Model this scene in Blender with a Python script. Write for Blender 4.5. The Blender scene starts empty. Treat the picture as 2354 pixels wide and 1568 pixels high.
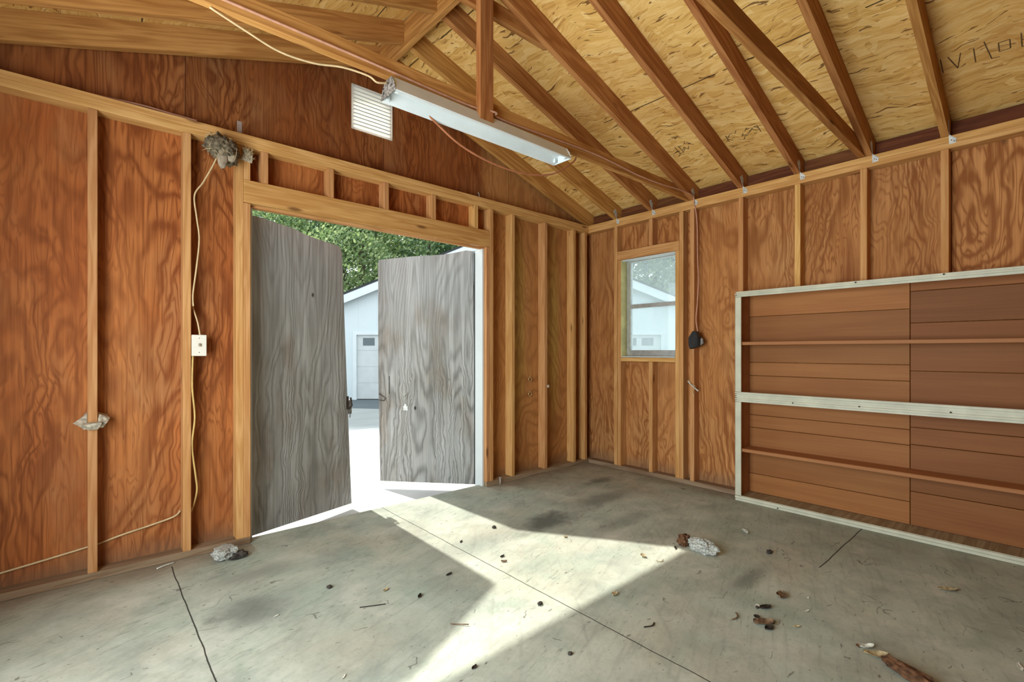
import bpy, bmesh, math, random
from mathutils import Vector, Matrix, noise as mnoise

scene = bpy.context.scene
COL = scene.collection
rnd = random.Random(7)

# ------------------------------------------------------------------ node helpers
class NT:
    def __init__(s, name):
        s.m = bpy.data.materials.new(name); s.m.use_nodes = True
        s.t = s.m.node_tree; s.t.nodes.clear()
        s.out = s.t.nodes.new('ShaderNodeOutputMaterial')
    def n(s, typ, ins=None, **props):
        nd = s.t.nodes.new('ShaderNode' + typ)
        for k, v in props.items(): setattr(nd, k, v)
        for k, v in (ins or {}).items(): s.set(nd.inputs[k], v)
        return nd
    def set(s, sock, v):
        if isinstance(v, bpy.types.NodeSocket): s.t.links.new(v, sock)
        else:
            if isinstance(v, tuple) and len(v) == 3 and sock.type == 'RGBA': v = v + (1,)
            sock.default_value = v
    def obj(s): return s.n('TexCoord').outputs['Object']
    def math(s, op, a, b=0.0, c=None, clamp=False):
        ins = {0: a, 1: b}
        if c is not None: ins[2] = c
        return s.n('Math', ins, operation=op, use_clamp=clamp).outputs[0]
    def vmul(s, v, xyz): return s.n('VectorMath', {0: v, 1: xyz}, operation='MULTIPLY').outputs[0]
    def vadd(s, v, xyz): return s.n('VectorMath', {0: v, 1: xyz}, operation='ADD').outputs[0]
    def sep(s, v): return s.n('SeparateXYZ', {0: v}).outputs
    def comb(s, x, y, z): return s.n('CombineXYZ', {0: x, 1: y, 2: z}).outputs[0]
    def noise(s, v, scale, detail=3.0, rough=.5, dist=0.0):
        return s.n('TexNoise', {'Vector': v, 'Scale': scale, 'Detail': detail, 'Roughness': rough, 'Distortion': dist}).outputs
    def ramp(s, f, stops, interp='LINEAR'):
        nd = s.n('ValToRGB', {0: f}); cr = nd.color_ramp; cr.interpolation = interp
        while len(cr.elements) < len(stops): cr.elements.new(.5)
        for e, (p, c) in zip(cr.elements, stops):
            e.position = p; e.color = (c if isinstance(c, tuple) else (c, c, c)) + (1,)
        return nd.outputs[0]
    def mix(s, f, a, b, mode='MIX'):
        nd = s.n('Mix', data_type='RGBA', blend_type=mode)
        s.set(nd.inputs['Factor'], f); s.set(nd.inputs[6], a); s.set(nd.inputs[7], b)
        return nd.outputs[2]
    def sstep(s, x, a, b):
        nd = s.n('MapRange', {0: x, 1: a, 2: b, 3: 0.0, 4: 1.0}, interpolation_type='SMOOTHSTEP'); return nd.outputs[0]
    def bump(s, h, strength=.3, dist=.005):
        return s.n('Bump', {'Height': h, 'Strength': strength, 'Distance': dist}).outputs[0]
    def bsdf(s, color, rough=.7, normal=None, metal=0.0, **kw):
        b = s.n('BsdfPrincipled'); s.set(b.inputs['Base Color'], color); s.set(b.inputs['Roughness'], rough)
        b.inputs['Metallic'].default_value = metal
        b.inputs['Specular IOR Level'].default_value = kw.get('spec', .25)
        if normal is not None: s.t.links.new(normal, b.inputs['Normal'])
        s.t.links.new(b.outputs[0], s.out.inputs[0]); return b

def plain(name, color, rough=.6, metal=0.0, var=.12, scale=30, spec=.3):
    g = NT(name); v = g.obj()
    n = g.noise(v, scale, 4)[0]
    c = g.mix(g.ramp(n, [(.35, 0.0), (.7, 1.0)]), color, tuple(max(0, x * (1 - var * 2)) for x in color))
    g.bsdf(c, rough, g.bump(n, .15, .002), metal, spec=spec); return g.m

def lumber_mat(name, light, dark, knots=True, fine=1.0):
    """sawn softwood; the grain runs along the object's own X axis"""
    g = NT(name); o = g.n('ObjectInfo').outputs
    off = g.math('MULTIPLY', o['Random'], 91.7)
    p = g.vadd(g.obj(), g.comb(off, g.math('MULTIPLY', off, .37), g.math('MULTIPLY', off, .71)))
    lo = g.noise(g.vmul(p, (.7, 9, 9)), 1.6, 3, .5, .4)[0]
    st = g.noise(g.vmul(p, (2.2, 120, 120)), 1.0, 2, .6)[0]
    rings = g.math('SINE', g.math('MULTIPLY', lo, 34.0))
    rings = g.math('MULTIPLY_ADD', rings, .5, .5)
    f = g.math('ADD', g.math('MULTIPLY', rings, .34), g.math('MULTIPLY', st, .6))
    c = g.mix(g.ramp(f, [(.25, 0.0), (.75, 1.0)]), light, dark)
    blot = g.noise(g.vmul(p, (1.0, 3, 3)), 2.3, 3)[0]
    c = g.mix(g.math('MULTIPLY', g.ramp(blot, [(.45, 0.0), (.75, 1.0)]), .45), c, tuple(x * y for x, y in zip(dark, (.95, .8, .65))))
    tint = g.n('HueSaturation', {'Hue': g.math('MULTIPLY_ADD', o['Random'], .02, .492), 'Saturation': 1.0,
                                 'Value': g.math('MULTIPLY_ADD', o['Random'], .26, .86), 'Color': c}).outputs[0]
    c = tint
    if knots:
        vo = g.n('TexVoronoi', {'Vector': g.vmul(p, (2.3, 9, 9)), 'Scale': 1.0, 'Randomness': 1.0}).outputs
        gate = g.math('GREATER_THAN', g.sep(vo['Color'])[0], .45)
        k = g.math('SUBTRACT', 1.0, g.sstep(vo['Distance'], .05, .15))
        c = g.mix(g.math('MULTIPLY', g.math('MULTIPLY', k, gate), .75), c, (.10, .035, .012))
    g.bsdf(c, .72, g.bump(f, .22, .002), spec=.15); return g.m

def ply_mat(name, pal, sheet0, contour=1.0, stain=None, stainpos=None):
    """rotary-cut fir plywood: contour lines of stretched noise, one pattern per 4x8 sheet"""
    g = NT(name); v = g.obj(); x, y, z = g.sep(v)[:3]
    u = g.math('ADD', x, y)
    sid = g.math('FLOOR', g.math('DIVIDE', g.math('SUBTRACT', u, sheet0), 1.22))
    row = g.math('FLOOR', g.math('DIVIDE', z, 2.42))
    key = g.math('ADD', g.math('MULTIPLY', sid, 13.7), g.math('MULTIPLY', row, 41.3))
    wn = g.n('TexWhiteNoise', {'W': key}, noise_dimensions='1D').outputs
    p = g.comb(u, g.math('MULTIPLY', z, .24), key)
    wob = g.noise(g.comb(g.math('MULTIPLY', u, 3), g.math('MULTIPLY', z, 2.2), key), 1.5, 2)[0]
    p2 = g.vadd(p, g.comb(g.math('MULTIPLY', wob, .16), 0.0, 0.0))
    n = g.noise(p2, 2.1, 2.6, .52, .6)[0]
    k = g.math('SINE', g.math('MULTIPLY', n, 135.0 * contour))
    lines = g.math('POWER', g.math('MULTIPLY_ADD', k, .5, .5), 2.0)
    n2 = g.noise(g.comb(g.math('MULTIPLY', u, 5.5), g.math('MULTIPLY', z, .75), g.math('ADD', key, 2.0)), 1.0, 3, .55, .5)[0]
    l2 = g.math('POWER', g.math('MULTIPLY_ADD', g.math('SINE', g.math('MULTIPLY', n2, 120.0)), .5, .5), 3.0)
    lines = g.math('MAXIMUM', lines, g.math('MULTIPLY', l2, .8))
    fib = g.noise(g.comb(g.math('MULTIPLY', u, 90), g.math('MULTIPLY', z, 2.0), key), 1.0, 4, .65)[0]
    big = g.noise(g.comb(g.math('MULTIPLY', u, 1.6), g.math('MULTIPLY', z, .8), key), 1.2, 4, .6, .3)[0]
    base = g.mix(g.ramp(big, [(.33, 0.0), (.66, 1.0)]), pal[0], pal[1])
    grayp = g.noise(g.comb(g.math('MULTIPLY', u, 2.4), g.math('MULTIPLY', z, 1.0), g.math('ADD', key, 5.5)), 1.3, 4, .6)[0]
    base = g.mix(g.math('MULTIPLY', g.ramp(grayp, [(.50, 0.0), (.70, 1.0)]), .55), base, pal[3])
    bright = g.math('SUBTRACT', g.math('MULTIPLY_ADD', wn[0], .30, .82), g.math('MULTIPLY', row, .12))  # upper row darkened: light falloff on the gable put into the colour
    amt = g.math('MULTIPLY', lines, g.ramp(g.noise(p, 3.1, 2)[0], [(.3, .25), (.65, .85)]))
    c = g.mix(g.math('ADD', g.math('MULTIPLY', amt, .95), g.math('MULTIPLY', g.ramp(fib, [(.35, 0.0), (.72, 1.0)]), .55)), base, pal[2])
    hv = g.n('HueSaturation', {'Hue': .5, 'Saturation': 1.0, 'Value': bright, 'Color': c}).outputs[0]
    # knots
    vo = g.n('TexVoronoi', {'Vector': g.comb(g.math('MULTIPLY', u, 2.6), g.math('MULTIPLY', z, 1.5), key), 'Scale': 1.0}).outputs
    kn = g.math('MULTIPLY', g.math('SUBTRACT', 1.0, g.sstep(vo['Distance'], .02, .075)), g.math('GREATER_THAN', g.sep(vo['Color'])[1], .5))
    c = g.mix(g.math('MULTIPLY', kn, .8), hv, (.07, .022, .008))
    if stain:
        bay_light = g.math('MULTIPLY', g.sstep(u, -1.45, -1.3), .75)  # bays by the corner lightened, missing light put into the sheet colour
        c = g.mix(bay_light, c, g.mix(g.math('MULTIPLY', g.math('ADD', g.math('MULTIPLY', lines, .5), g.math('MULTIPLY', fib, .4)), .8), (.56, .285, .095), (.27, .10, .028)))
        for (su, sz, ru, rz) in stainpos:
            du = g.math('DIVIDE', g.math('SUBTRACT', u, su), ru); dz = g.math('DIVIDE', g.math('SUBTRACT', z, sz), rz)
            d = g.math('SQRT', g.math('ADD', g.math('MULTIPLY', du, du), g.math('MULTIPLY', dz, dz)))
            d = g.math('ADD', d, g.math('MULTIPLY', g.math('SUBTRACT', big, .5), 1.2))
            c = g.mix(g.math('MULTIPLY', g.math('SUBTRACT', 1.0, g.sstep(d, .25, 1.1)), .72), c, g.mix(g.math('MULTIPLY', lines, .5), stain, (.26, .12, .03)))
    # sheet seams and dirt at the foot
    fr = g.math('ABSOLUTE', g.math('SUBTRACT', g.math('FRACT', g.math('DIVIDE', g.math('SUBTRACT', u, sheet0), 1.22)), .5))
    seam = g.math('GREATER_THAN', fr, .4985)
    c = g.mix(g.math('MULTIPLY', seam, .85), c, (.03, .01, .005))
    dirt = g.math('SUBTRACT', 1.0, g.sstep(g.math('ADD', z, g.math('MULTIPLY', big, .12)), .08, .22))
    c = g.mix(g.math('MULTIPLY', dirt, .55), c, (.17, .115, .07))
    g.bsdf(c, .68, g.bump(g.math('ADD', lines, fib), .18, .002), spec=.2); return g.m

# ------------------------------------------------------------------ materials
M = {}
M['stud'] = lumber_mat('stud_fir', (.64, .355, .145), (.47, .225, .075))
M['rafter'] = lumber_mat('rafter_fir', (.53, .255, .085), (.32, .125, .035))
M['header'] = lumber_mat('header_pine', (.60, .33, .12), (.43, .20, .06))
M['dirtywood'] = lumber_mat('sole_plate_wood', (.36, .27, .17), (.23, .155, .09), knots=False)
M['ply_front'] = ply_mat('plywood_red', [(.47, .175, .050), (.35, .10, .024), (.185, .050, .011), (.36, .195, .085)], -3.545,
                         stain=(.50, .34, .075), stainpos=[(-1.0, 1.5, .13, 1.1), (-.53, 1.4, .13, 1.1), ])
M['ply_right'] = ply_mat('plywood_tan', [(.54, .26, .095), (.44, .19, .058), (.235, .08, .02), (.48, .28, .115)], -2.86)

def osb_mat():
    g = NT('osb_deck'); v = g.obj(); x, y, z = g.sep(v)[:3]
    warp = g.noise(v, 2.1, 3)[1]
    w2 = g.n('VectorMath', {0: g.n('VectorMath', {0: warp, 1: (.5, .5, .5)}, operation='SUBTRACT').outputs[0], 1: (.30, .36, 0)}, operation='MULTIPLY').outputs[0]
    p = g.vadd(g.comb(x, y, 0.0), w2)
    a = g.n('TexVoronoi', {'Vector': g.vmul(p, (34, 5.5, 1)), 'Scale': 1.0}).outputs
    b = g.n('TexVoronoi', {'Vector': g.vadd(g.vmul(p, (26, 7, 1)), g.vmul(g.comb(y, x, 0.0), (6.0, 2.0, 0.0))), 'Scale': 1.0}).outputs
    ca = g.sep(a['Color']); cb = g.sep(b['Color'])
    sel = g.math('GREATER_THAN', g.noise(p, 7, 2)[0], .5)
    val = g.mix(sel, ca[0], cb[1])
    fib = g.noise(g.vmul(p, (110, 12, 1)), 1.0, 3, .6)[0]
    wisp = g.noise(g.vadd(g.vmul(p, (60, 5, 1)), g.vmul(g.comb(y, x, 0.0), (4.0, 6.0, 0.0))), 1.0, 4, .6, .8)[0]
    f = g.math('ADD', g.math('MULTIPLY', val, .38), g.math('ADD', g.math('MULTIPLY', fib, .32), g.math('MULTIPLY_ADD', wisp, .75, -.20)))
    c = g.ramp(f, [(.12, (.36, .165, .042)), (.38, (.68, .40, .115)), (.62, (.80, .52, .185)), (.95, (.90, .67, .31))])
    gap = g.math('MULTIPLY', g.math('GREATER_THAN', g.noise(g.vmul(p, (52, 7, 1)), 1.0, 3, .55, .8)[0], .640), .85)
    c = g.mix(gap, c, (.13, .05, .013))
    stn = g.noise(v, 1.3, 4, .6)[0]
    c = g.mix(g.math('MULTIPLY', g.ramp(stn, [(.5, 0.0), (.72, 1.0)]), .45), c, (.42, .18, .05))
    # panel joints: rows 1.158 m apart in plan, measured from the middle joint
    ax = g.math('ABSOLUTE', g.math('ADD', x, 2.38))
    fr = g.math('ABSOLUTE', g.math('SUBTRACT', g.math('FRACT', g.math('DIVIDE', g.math('ADD', ax, .948), 1.158)), .5))
    seam = g.math('GREATER_THAN', fr, .4968)
    seamg = g.math('GREATER_THAN', g.noise(v, 3.0, 2)[0], .40)
    c = g.mix(g.math('MULTIPLY', g.math('MULTIPLY', seam, seamg), .9), c, (.03, .012, .005))
    h = g.math('SUBTRACT', f, g.math('MULTIPLY', gap, .9))
    g.bsdf(c, .75, g.bump(h, .55, .005), spec=.15); return g.m
M['osb'] = osb_mat()

def floor_mat():
    g = NT('concrete_slab'); v = g.obj(); x, y, z = g.sep(v)[:3]
    big = g.noise(v, .9, 5, .6)[0]; mid = g.noise(v, 4.0, 5, .65)[0]; fine = g.noise(v, 60, 4, .6)[0]
    c = g.mix(g.ramp(big, [(.35, 0.0), (.65, 1.0)]), (.375, .425, .365), (.50, .515, .43))
    br = g.noise(g.vadd(v, (7, 3, 0)), 1.1, 4, .6)[0]
    c = g.mix(g.math('MULTIPLY', g.ramp(br, [(.48, 0.0), (.70, 1.0)]), .55), c, (.36, .30, .215))
    c = g.mix(g.math('MULTIPLY', g.ramp(mid, [(.42, 0.0), (.70, 1.0)]), .68), c, (.22, .245, .21))
    c = g.mix(g.math('MULTIPLY', g.ramp(fine, [(.5, 0.0), (.75, 1.0)]), .25), c, (.22, .225, .20))
    gr = g.noise(g.vadd(v, (3, 9, 0)), 2.6, 4, .6)[0]
    c = g.mix(g.math('MULTIPLY', g.ramp(gr, [(.50, 0.0), (.68, 1.0)]), .42), c, (.27, .36, .29))
    # broom and tyre streaks
    st = g.noise(g.vmul(g.comb(g.math('ADD', x, g.math('MULTIPLY', y, .35)), g.math('SUBTRACT', y, g.math('MULTIPLY', x, .35)), 0.0), (3.0, 40, 1)), 1.0, 3, .6)[0]
    c = g.mix(g.math('MULTIPLY', g.ramp(st, [(.52, 0.0), (.72, 1.0)]), .26), c, (.16, .17, .155))
    st2 = g.noise(g.vadd(g.vmul(g.comb(g.math('SUBTRACT', x, g.math('MULTIPLY', y, .9)), g.math('ADD', y, g.math('MULTIPLY', x, .9)), 0.0), (24, 1.6, 1)), g.vmul(g.noise(v, 1.7, 2)[1], (2.0, 2.0, 0))), 1.0, 3, .6)[0]
    c = g.mix(g.math('MULTIPLY', g.ramp(st2, [(.56, 0.0), (.74, 1.0)]), .30), c, (.20, .21, .185))
    pl = g.noise(g.vadd(v, (21, 4, 0)), 3.3, 4, .65)[0]
    c = g.mix(g.math('MULTIPLY', g.ramp(pl, [(.55, 0.0), (.72, 1.0)]), .45), c, (.60, .60, .53))
    # stains
    for (sx, sy, rx, ry, am) in [(-1.62, -1.02, .42, .16, .85), (-.95, -.95, .50, .14, .6), (-.62, -.60, .30, .10, .7), (-3.40, -.93, .20, .22, .65), (-1.46, -2.25, .30, .07, .6), (-2.2, -1.0, .5, .18, .35), (-3.3, -.55, .3, .12, .35), (-1.3, -1.35, .5, .10, .4)]:
        dx = g.math('DIVIDE', g.math('SUBTRACT', x, sx), rx); dy = g.math('DIVIDE', g.math('SUBTRACT', y, sy), ry)
        d = g.math('SQRT', g.math('ADD', g.math('MULTIPLY', dx, dx), g.math('MULTIPLY', dy, dy)))
        d = g.math('ADD', d, g.math('MULTIPLY', g.math('SUBTRACT', mid, .5), 2.4))
        c = g.mix(g.math('MULTIPLY', g.math('SUBTRACT', 1.0, g.sstep(d, .1, 1.05)), am), c, (.085, .095, .085))
    # earth blown against the walls
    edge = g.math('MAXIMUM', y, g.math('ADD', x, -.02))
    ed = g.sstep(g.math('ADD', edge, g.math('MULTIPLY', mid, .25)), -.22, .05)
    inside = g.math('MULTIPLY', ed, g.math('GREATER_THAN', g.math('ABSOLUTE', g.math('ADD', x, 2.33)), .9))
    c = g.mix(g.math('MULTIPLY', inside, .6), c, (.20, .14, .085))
    sc = g.noise(g.vmul(g.comb(g.math('ADD', x, g.math('MULTIPLY', y, .2)), g.math('SUBTRACT', y, g.math('MULTIPLY', x, .25)), 0.0), (7, 55, 1)), 1.0, 4, .7, .5)[0]
    c = g.mix(g.math('MULTIPLY', g.math('MULTIPLY', g.ramp(sc, [(.60, 0.0), (.66, 1.0)]), g.ramp(gr, [(.42, 0.0), (.6, 1.0)])), .5), c, (.12, .12, .10))
    # short cracks and scuffs
    cr = g.n('TexVoronoi', {'Vector': g.vadd(g.vmul(v, (2.0, 5.0, 1)), g.vmul(g.noise(v, 5, 3)[1], (.9, .9, 0))), 'Scale': 1.5}, feature='DISTANCE_TO_EDGE').outputs[0]
    cg = g.math('GREATER_THAN', g.noise(g.vadd(v, (5, 1, 0)), 6.0, 3)[0], .61)
    c = g.mix(g.math('MULTIPLY', g.math('MULTIPLY', g.math('LESS_THAN', cr, .010), cg), .6), c, (.09, .08, .07))
    sp = g.math('GREATER_THAN', g.noise(g.vmul(v, (1, 2.2, 1)), 34, 3, .5, .4)[0], .70)
    c = g.mix(g.math('MULTIPLY', sp, .65), c, (.075, .06, .045))
    # control joints
    wv = g.math('MULTIPLY', g.math('SUBTRACT', g.noise(v, 6, 2)[0], .5), .012)
    def line(coord, at, w): return g.math('LESS_THAN', g.math('ABSOLUTE', g.math('ADD', g.math('SUBTRACT', coord, at), wv)), w)
    j = g.math('MAXIMUM', g.math('MULTIPLY', line(x, -3.628, .0026), g.math('LESS_THAN', y, -.16)), g.math('MULTIPLY', line(x, -2.342, .0024), g.math('GREATER_THAN', y, -2.55)))
    j2 = g.math('MULTIPLY', line(y, -2.452, .003), g.math('GREATER_THAN', x, -1.05))
    j = g.math('MAXIMUM', j, j2)
    c = g.mix(g.math('MULTIPLY', j, .92), c, (.02, .017, .014))
    h = g.math('SUBTRACT', g.math('ADD', g.math('MULTIPLY', fine, .4), mid), j)
    g.bsdf(c, .8, g.bump(h, .25, .004), spec=.2); return g.m
M['floor'] = floor_mat()

def grey_wood_mat(name, strength):
    """weather-silvered plywood; grain along local Z, width along local X"""
    g = NT(name); o = g.n('ObjectInfo').outputs
    key = g.math('MULTIPLY', o['Random'], 57.0)
    v = g.obj(); x, y, z = g.sep(v)[:3]
    wob = g.noise(g.comb(g.math('MULTIPLY', x, 5), g.math('MULTIPLY', z, 2.4), key), 1.5, 3)[0]
    calm = g.sstep(z, .75, 1.5)
    wa = g.math('MULTIPLY', wob, g.math('MULTIPLY_ADD', calm, -.10, .13))
    n = g.noise(g.comb(g.math('ADD', x, wa), g.math('MULTIPLY', z, .11), key), 3.4, 2, .5, .3)[0]
    k = g.math('MULTIPLY_ADD', g.math('SINE', g.math('MULTIPLY', n, 150.0)), .5, .5)
    lines = g.math('POWER', k, 1.8)
    fib = g.noise(g.comb(g.math('MULTIPLY', x, 130), g.math('MULTIPLY', z, 2.0), key), 1.0, 3, .6)[0]
    big = g.noise(g.comb(g.math('MULTIPLY', x, 5.5), g.math('MULTIPLY', z, 1.6), key), 1.0, 4, .6)[0]
    c = g.mix(g.ramp(big, [(.36, 0.0), (.64, 1.0)]), (.43, .44, .43), (.33, .325, .30))
    c = g.mix(g.math('MULTIPLY', g.ramp(g.noise(g.comb(g.math('MULTIPLY', x, 4), g.math('MULTIPLY', z, 1.8), g.math('ADD', key, 3.0)), 1.0, 4)[0], [(.52, 0.0), (.68, 1.0)]), .6), c, (.245, .185, .13))
    pale = g.sstep(g.math('ADD', z, g.math('MULTIPLY', big, .9)), 1.6, 2.5)  # bluish top paints sky reflection into the door colour
    c = g.mix(g.math('MULTIPLY', pale, .75), c, (.40, .435, .45))
    amt = g.math('MULTIPLY', lines, g.math('MULTIPLY', g.math('MULTIPLY_ADD', calm, -.35, .68), strength))
    c = g.mix(g.math('ADD', amt, g.math('MULTIPLY', g.ramp(fib, [(.45, 0.0), (.75, 1.0)]), .40)), c, (.085, .08, .07))
    band = g.noise(g.comb(g.math('MULTIPLY', x, 17), g.math('MULTIPLY', z, .35), g.math('ADD', key, 8.0)), 1.0, 4, .65)[0]
    c = g.mix(g.math('MULTIPLY', g.ramp(band, [(.42, 0.0), (.66, 1.0)]), .48), c, (.12, .118, .105))
    c = g.mix(g.math('MULTIPLY', g.ramp(band, [(.30, 1.0), (.42, 0.0)]), .4), c, (.44, .455, .45))
    vo = g.n('TexVoronoi', {'Vector': g.comb(g.math('MULTIPLY', x, 3.3), g.math('MULTIPLY', z, 2.2), key), 'Scale': 1.0}).outputs
    kn = g.math('MULTIPLY', g.math('SUBTRACT', 1.0, g.sstep(vo['Distance'], .03, .06)), g.math('GREATER_THAN', g.sep(vo['Color'])[0], .55))
    c = g.mix(g.math('MULTIPLY', kn, .9), c, (.015, .013, .01))
    h = g.math('SUBTRACT', g.math('MULTIPLY', fib, .5), lines)
    g.bsdf(c, .85, g.bump(h, .5, .003), spec=.12); return g.m
M['grey1'] = grey_wood_mat('weathered_grey_plywood', .5); M['grey2'] = grey_wood_mat('weathered_grey_plywood_coarse', .8)

def island_board_mat(name, light, dark):
    """planed boards, tinted one by one; grain along world Y"""
    g = NT(name); v = g.obj(); r = g.n('NewGeometry').outputs['Random Per Island']
    p = g.vadd(v, g.comb(g.math('MULTIPLY', r, 31), g.math('MULTIPLY', r, 77), g.math('MULTIPLY', r, 13)))
    lo = g.noise(g.vmul(p, (9, .8, 9)), 1.5, 3, .5, .3)[0]
    st = g.noise(g.vmul(p, (100, 2.0, 100)), 1.0, 3, .6)[0]
    f = g.math('ADD', g.math('MULTIPLY', lo, .6), g.math('MULTIPLY', st, .5))
    c = g.mix(g.ramp(f, [(.32, 0.0), (.78, 1.0)]), light, dark)
    c = g.n('HueSaturation', {'Hue': .5, 'Saturation': 1.0, 'Value': g.math('MULTIPLY_ADD', r, .34, .80), 'Color': c}).outputs[0]
    g.bsdf(c, .6, g.bump(f, .08, .002), spec=.25); return g.m
M['back_l'] = island_board_mat('cedar_back_boards', (.39, .165, .05), (.28, .10, .026))
M['back_r'] = island_board_mat('cedar_back_boards_dark', (.30, .115, .034), (.21, .07, .018))
M['shelfboard'] = island_board_mat('shelf_board', (.42, .19, .075), (.31, .12, .042))
M['cream'] = plain('cream_paint', (.60, .60, .475), .45, var=.10, scale=9)
M['white'] = plain('white_paint', (.74, .76, .75), .5, var=.06, scale=12)
M['offwhite'] = plain('weathered_white_paint', (.62, .66, .66), .7, var=.03, scale=6)
M['yellowlitjamb'] = plain('yellow_lit_jamb', (.62, .57, .26), .6, var=.2, scale=9)  # yellow light on the window reveal painted into the colour
M['alu'] = plain('aluminium', (.56, .58, .56), .4, metal=.55, var=.1, scale=20)
M['galv'] = plain('galvanised_steel', (.72, .75, .73), .45, metal=.15, var=.25, scale=40)
M['steel'] = plain('dull_steel', (.35, .35, .33), .5, metal=.7, var=.3, scale=60)
M['rust'] = plain('rusty_iron', (.09, .07, .055), .7, metal=.3, var=.4, scale=60)
M['brass'] = plain('brass', (.70, .55, .30), .35, metal=.7, var=.1)
M['enamel'] = plain('white_enamel', (.72, .78, .79), .55, var=.05, scale=7)
M['greyend'] = plain('speckled_grey_cap', (.33, .30, .27), .8, var=.5, scale=90)
M['cable_cream'] = plain('cream_cable', (.66, .50, .28), .5, var=.1)
M['cable_yellow'] = plain('yellow_cable', (.66, .46, .16), .5, var=.1)
M['cable_pink'] = plain('pinkish_cable', (.56, .30, .20), .5, var=.12)
M['cable_brown'] = plain('brown_cable', (.44, .16, .07), .5, var=.12)
M['cable_grey'] = plain('pale_cable', (.74, .70, .64), .45, var=.08)
M['plastic'] = plain('ivory_plastic', (.78, .75, .66), .4, var=.04, scale=10)
M['black'] = plain('black_bakelite', (.025, .025, .026), .35, var=.2)
M['mud'] = plain('grey_mud', (.22, .175, .11), .95, var=.4, scale=60)
M['palemud'] = plain('pale_droppings_and_mud', (.62, .56, .44), .95, var=.28, scale=70)
M['straw'] = plain('dry_straw', (.62, .50, .28), .8, var=.25)
M['paper'] = plain('dirty_paper', (.44, .36, .26), .8, var=.3)
M['rock'] = plain('broken_concrete', (.50, .52, .48), .95, var=.35, scale=120)
M['darkrock'] = plain('dark_stone', (.07, .06, .05), .9, var=.4, scale=60)
M['bark'] = plain('brown_bark', (.16, .075, .035), .9, var=.4, scale=40)
M['leafdark'] = plain('dark_dry_leaf', (.035, .026, .018), .85, var=.4, scale=60)
M['leafbrown'] = plain('brown_dry_leaf', (.20, .12, .065), .8, var=.35, scale=40)
M['leaftan'] = plain('tan_dry_leaf', (.46, .36, .20), .8, var=.3, scale=40)
M['chip'] = plain('white_chip', (.66, .66, .58), .8, var=.2, scale=40)
M['tape'] = plain('pale_grey_strap', (.40, .33, .28), .55, var=.1)
M['ink'] = plain('faded_ink', (.16, .085, .035), .9, var=.3, scale=80)
M['shingle'] = plain('dark_shingle', (.05, .055, .06), .9, var=.3)
M['glassdark'] = plain('dark_pane', (.10, .13, .14), .15, var=.05, spec=.5)

def siding_mat():
    g = NT('barn_white_siding'); v = g.obj(); x, y, z = g.sep(v)[:3]
    n = g.noise(v, 1.5, 4)[0]
    fr = g.math('ABSOLUTE', g.math('SUBTRACT', g.math('FRACT', g.math('DIVIDE', x, .61)), .5))
    c = g.mix(g.math('MULTIPLY', g.math('GREATER_THAN', fr, .493), .35), g.mix(n, (.56, .645, .675), (.62, .69, .71)), (.35, .40, .42))
    g.bsdf(c, .6, spec=.2); return g.m
M['siding'] = siding_mat()
M['barntrim'] = plain('barn_trim', (.66, .72, .735), .5, var=.04, scale=3)
M['barndoor'] = plain('barn_door_paint', (.56, .60, .60), .5, var=.05, scale=3)

def apron_mat():
    g = NT('driveway_concrete'); v = g.obj()
    n = g.noise(v, 1.4, 5, .6)[0]; f = g.noise(v, 45, 3)[0]
    st = g.noise(g.vmul(v, (.5, 3.0, 1)), 1.2, 3, .6)[0]
    c = g.mix(g.ramp(n, [(.35, 0.0), (.7, 1.0)]), (.68, .69, .68), (.58, .59, .59))
    x, y, z = g.sep(v)[:3]
    c = g.mix(g.math('MULTIPLY', st, .3), c, (.34, .36, .37))
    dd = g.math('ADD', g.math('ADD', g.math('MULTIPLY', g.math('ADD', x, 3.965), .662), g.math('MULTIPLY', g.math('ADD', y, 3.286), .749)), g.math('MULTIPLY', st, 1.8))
    drive_shade = g.sstep(dd, 9.4, 11.2)  # shade on the drive painted as darker ground towards the outbuilding
    c = g.mix(drive_shade, c, g.mix(st, (.085, .105, .115), (.16, .185, .195)))
    g.bsdf(c, .85, g.bump(f, .2, .003), spec=.2); return g.m
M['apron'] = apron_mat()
M['earth'] = plain('earth_and_grass', (.12, .15, .06), .95, var=.4, scale=2)

def leaf_mat(name, a, b):
    g = NT(name); r = g.n('NewGeometry').outputs['Random Per Island']
    c = g.mix(r, a, b)
    d = g.n('BsdfDiffuse', {'Color': c}); t = g.n('BsdfTranslucent', {'Color': g.mix(.35, c, (.30, .38, .05))})
    ms = g.n('MixShader', {0: .45}); g.t.links.new(d.outputs[0], ms.inputs[1]); g.t.links.new(t.outputs[0], ms.inputs[2])
    g.t.links.new(ms.outputs[0], g.out.inputs[0]); return g.m
M['leaf_a'] = leaf_mat('green_leaves', (.12, .22, .10), (.46, .55, .30))
M['leaf_b'] = leaf_mat('deep_green_leaves', (.08, .17, .10), (.30, .41, .24))
M['trunk'] = plain('tree_bark', (.10, .075, .05), .95, var=.35, scale=12)

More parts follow.
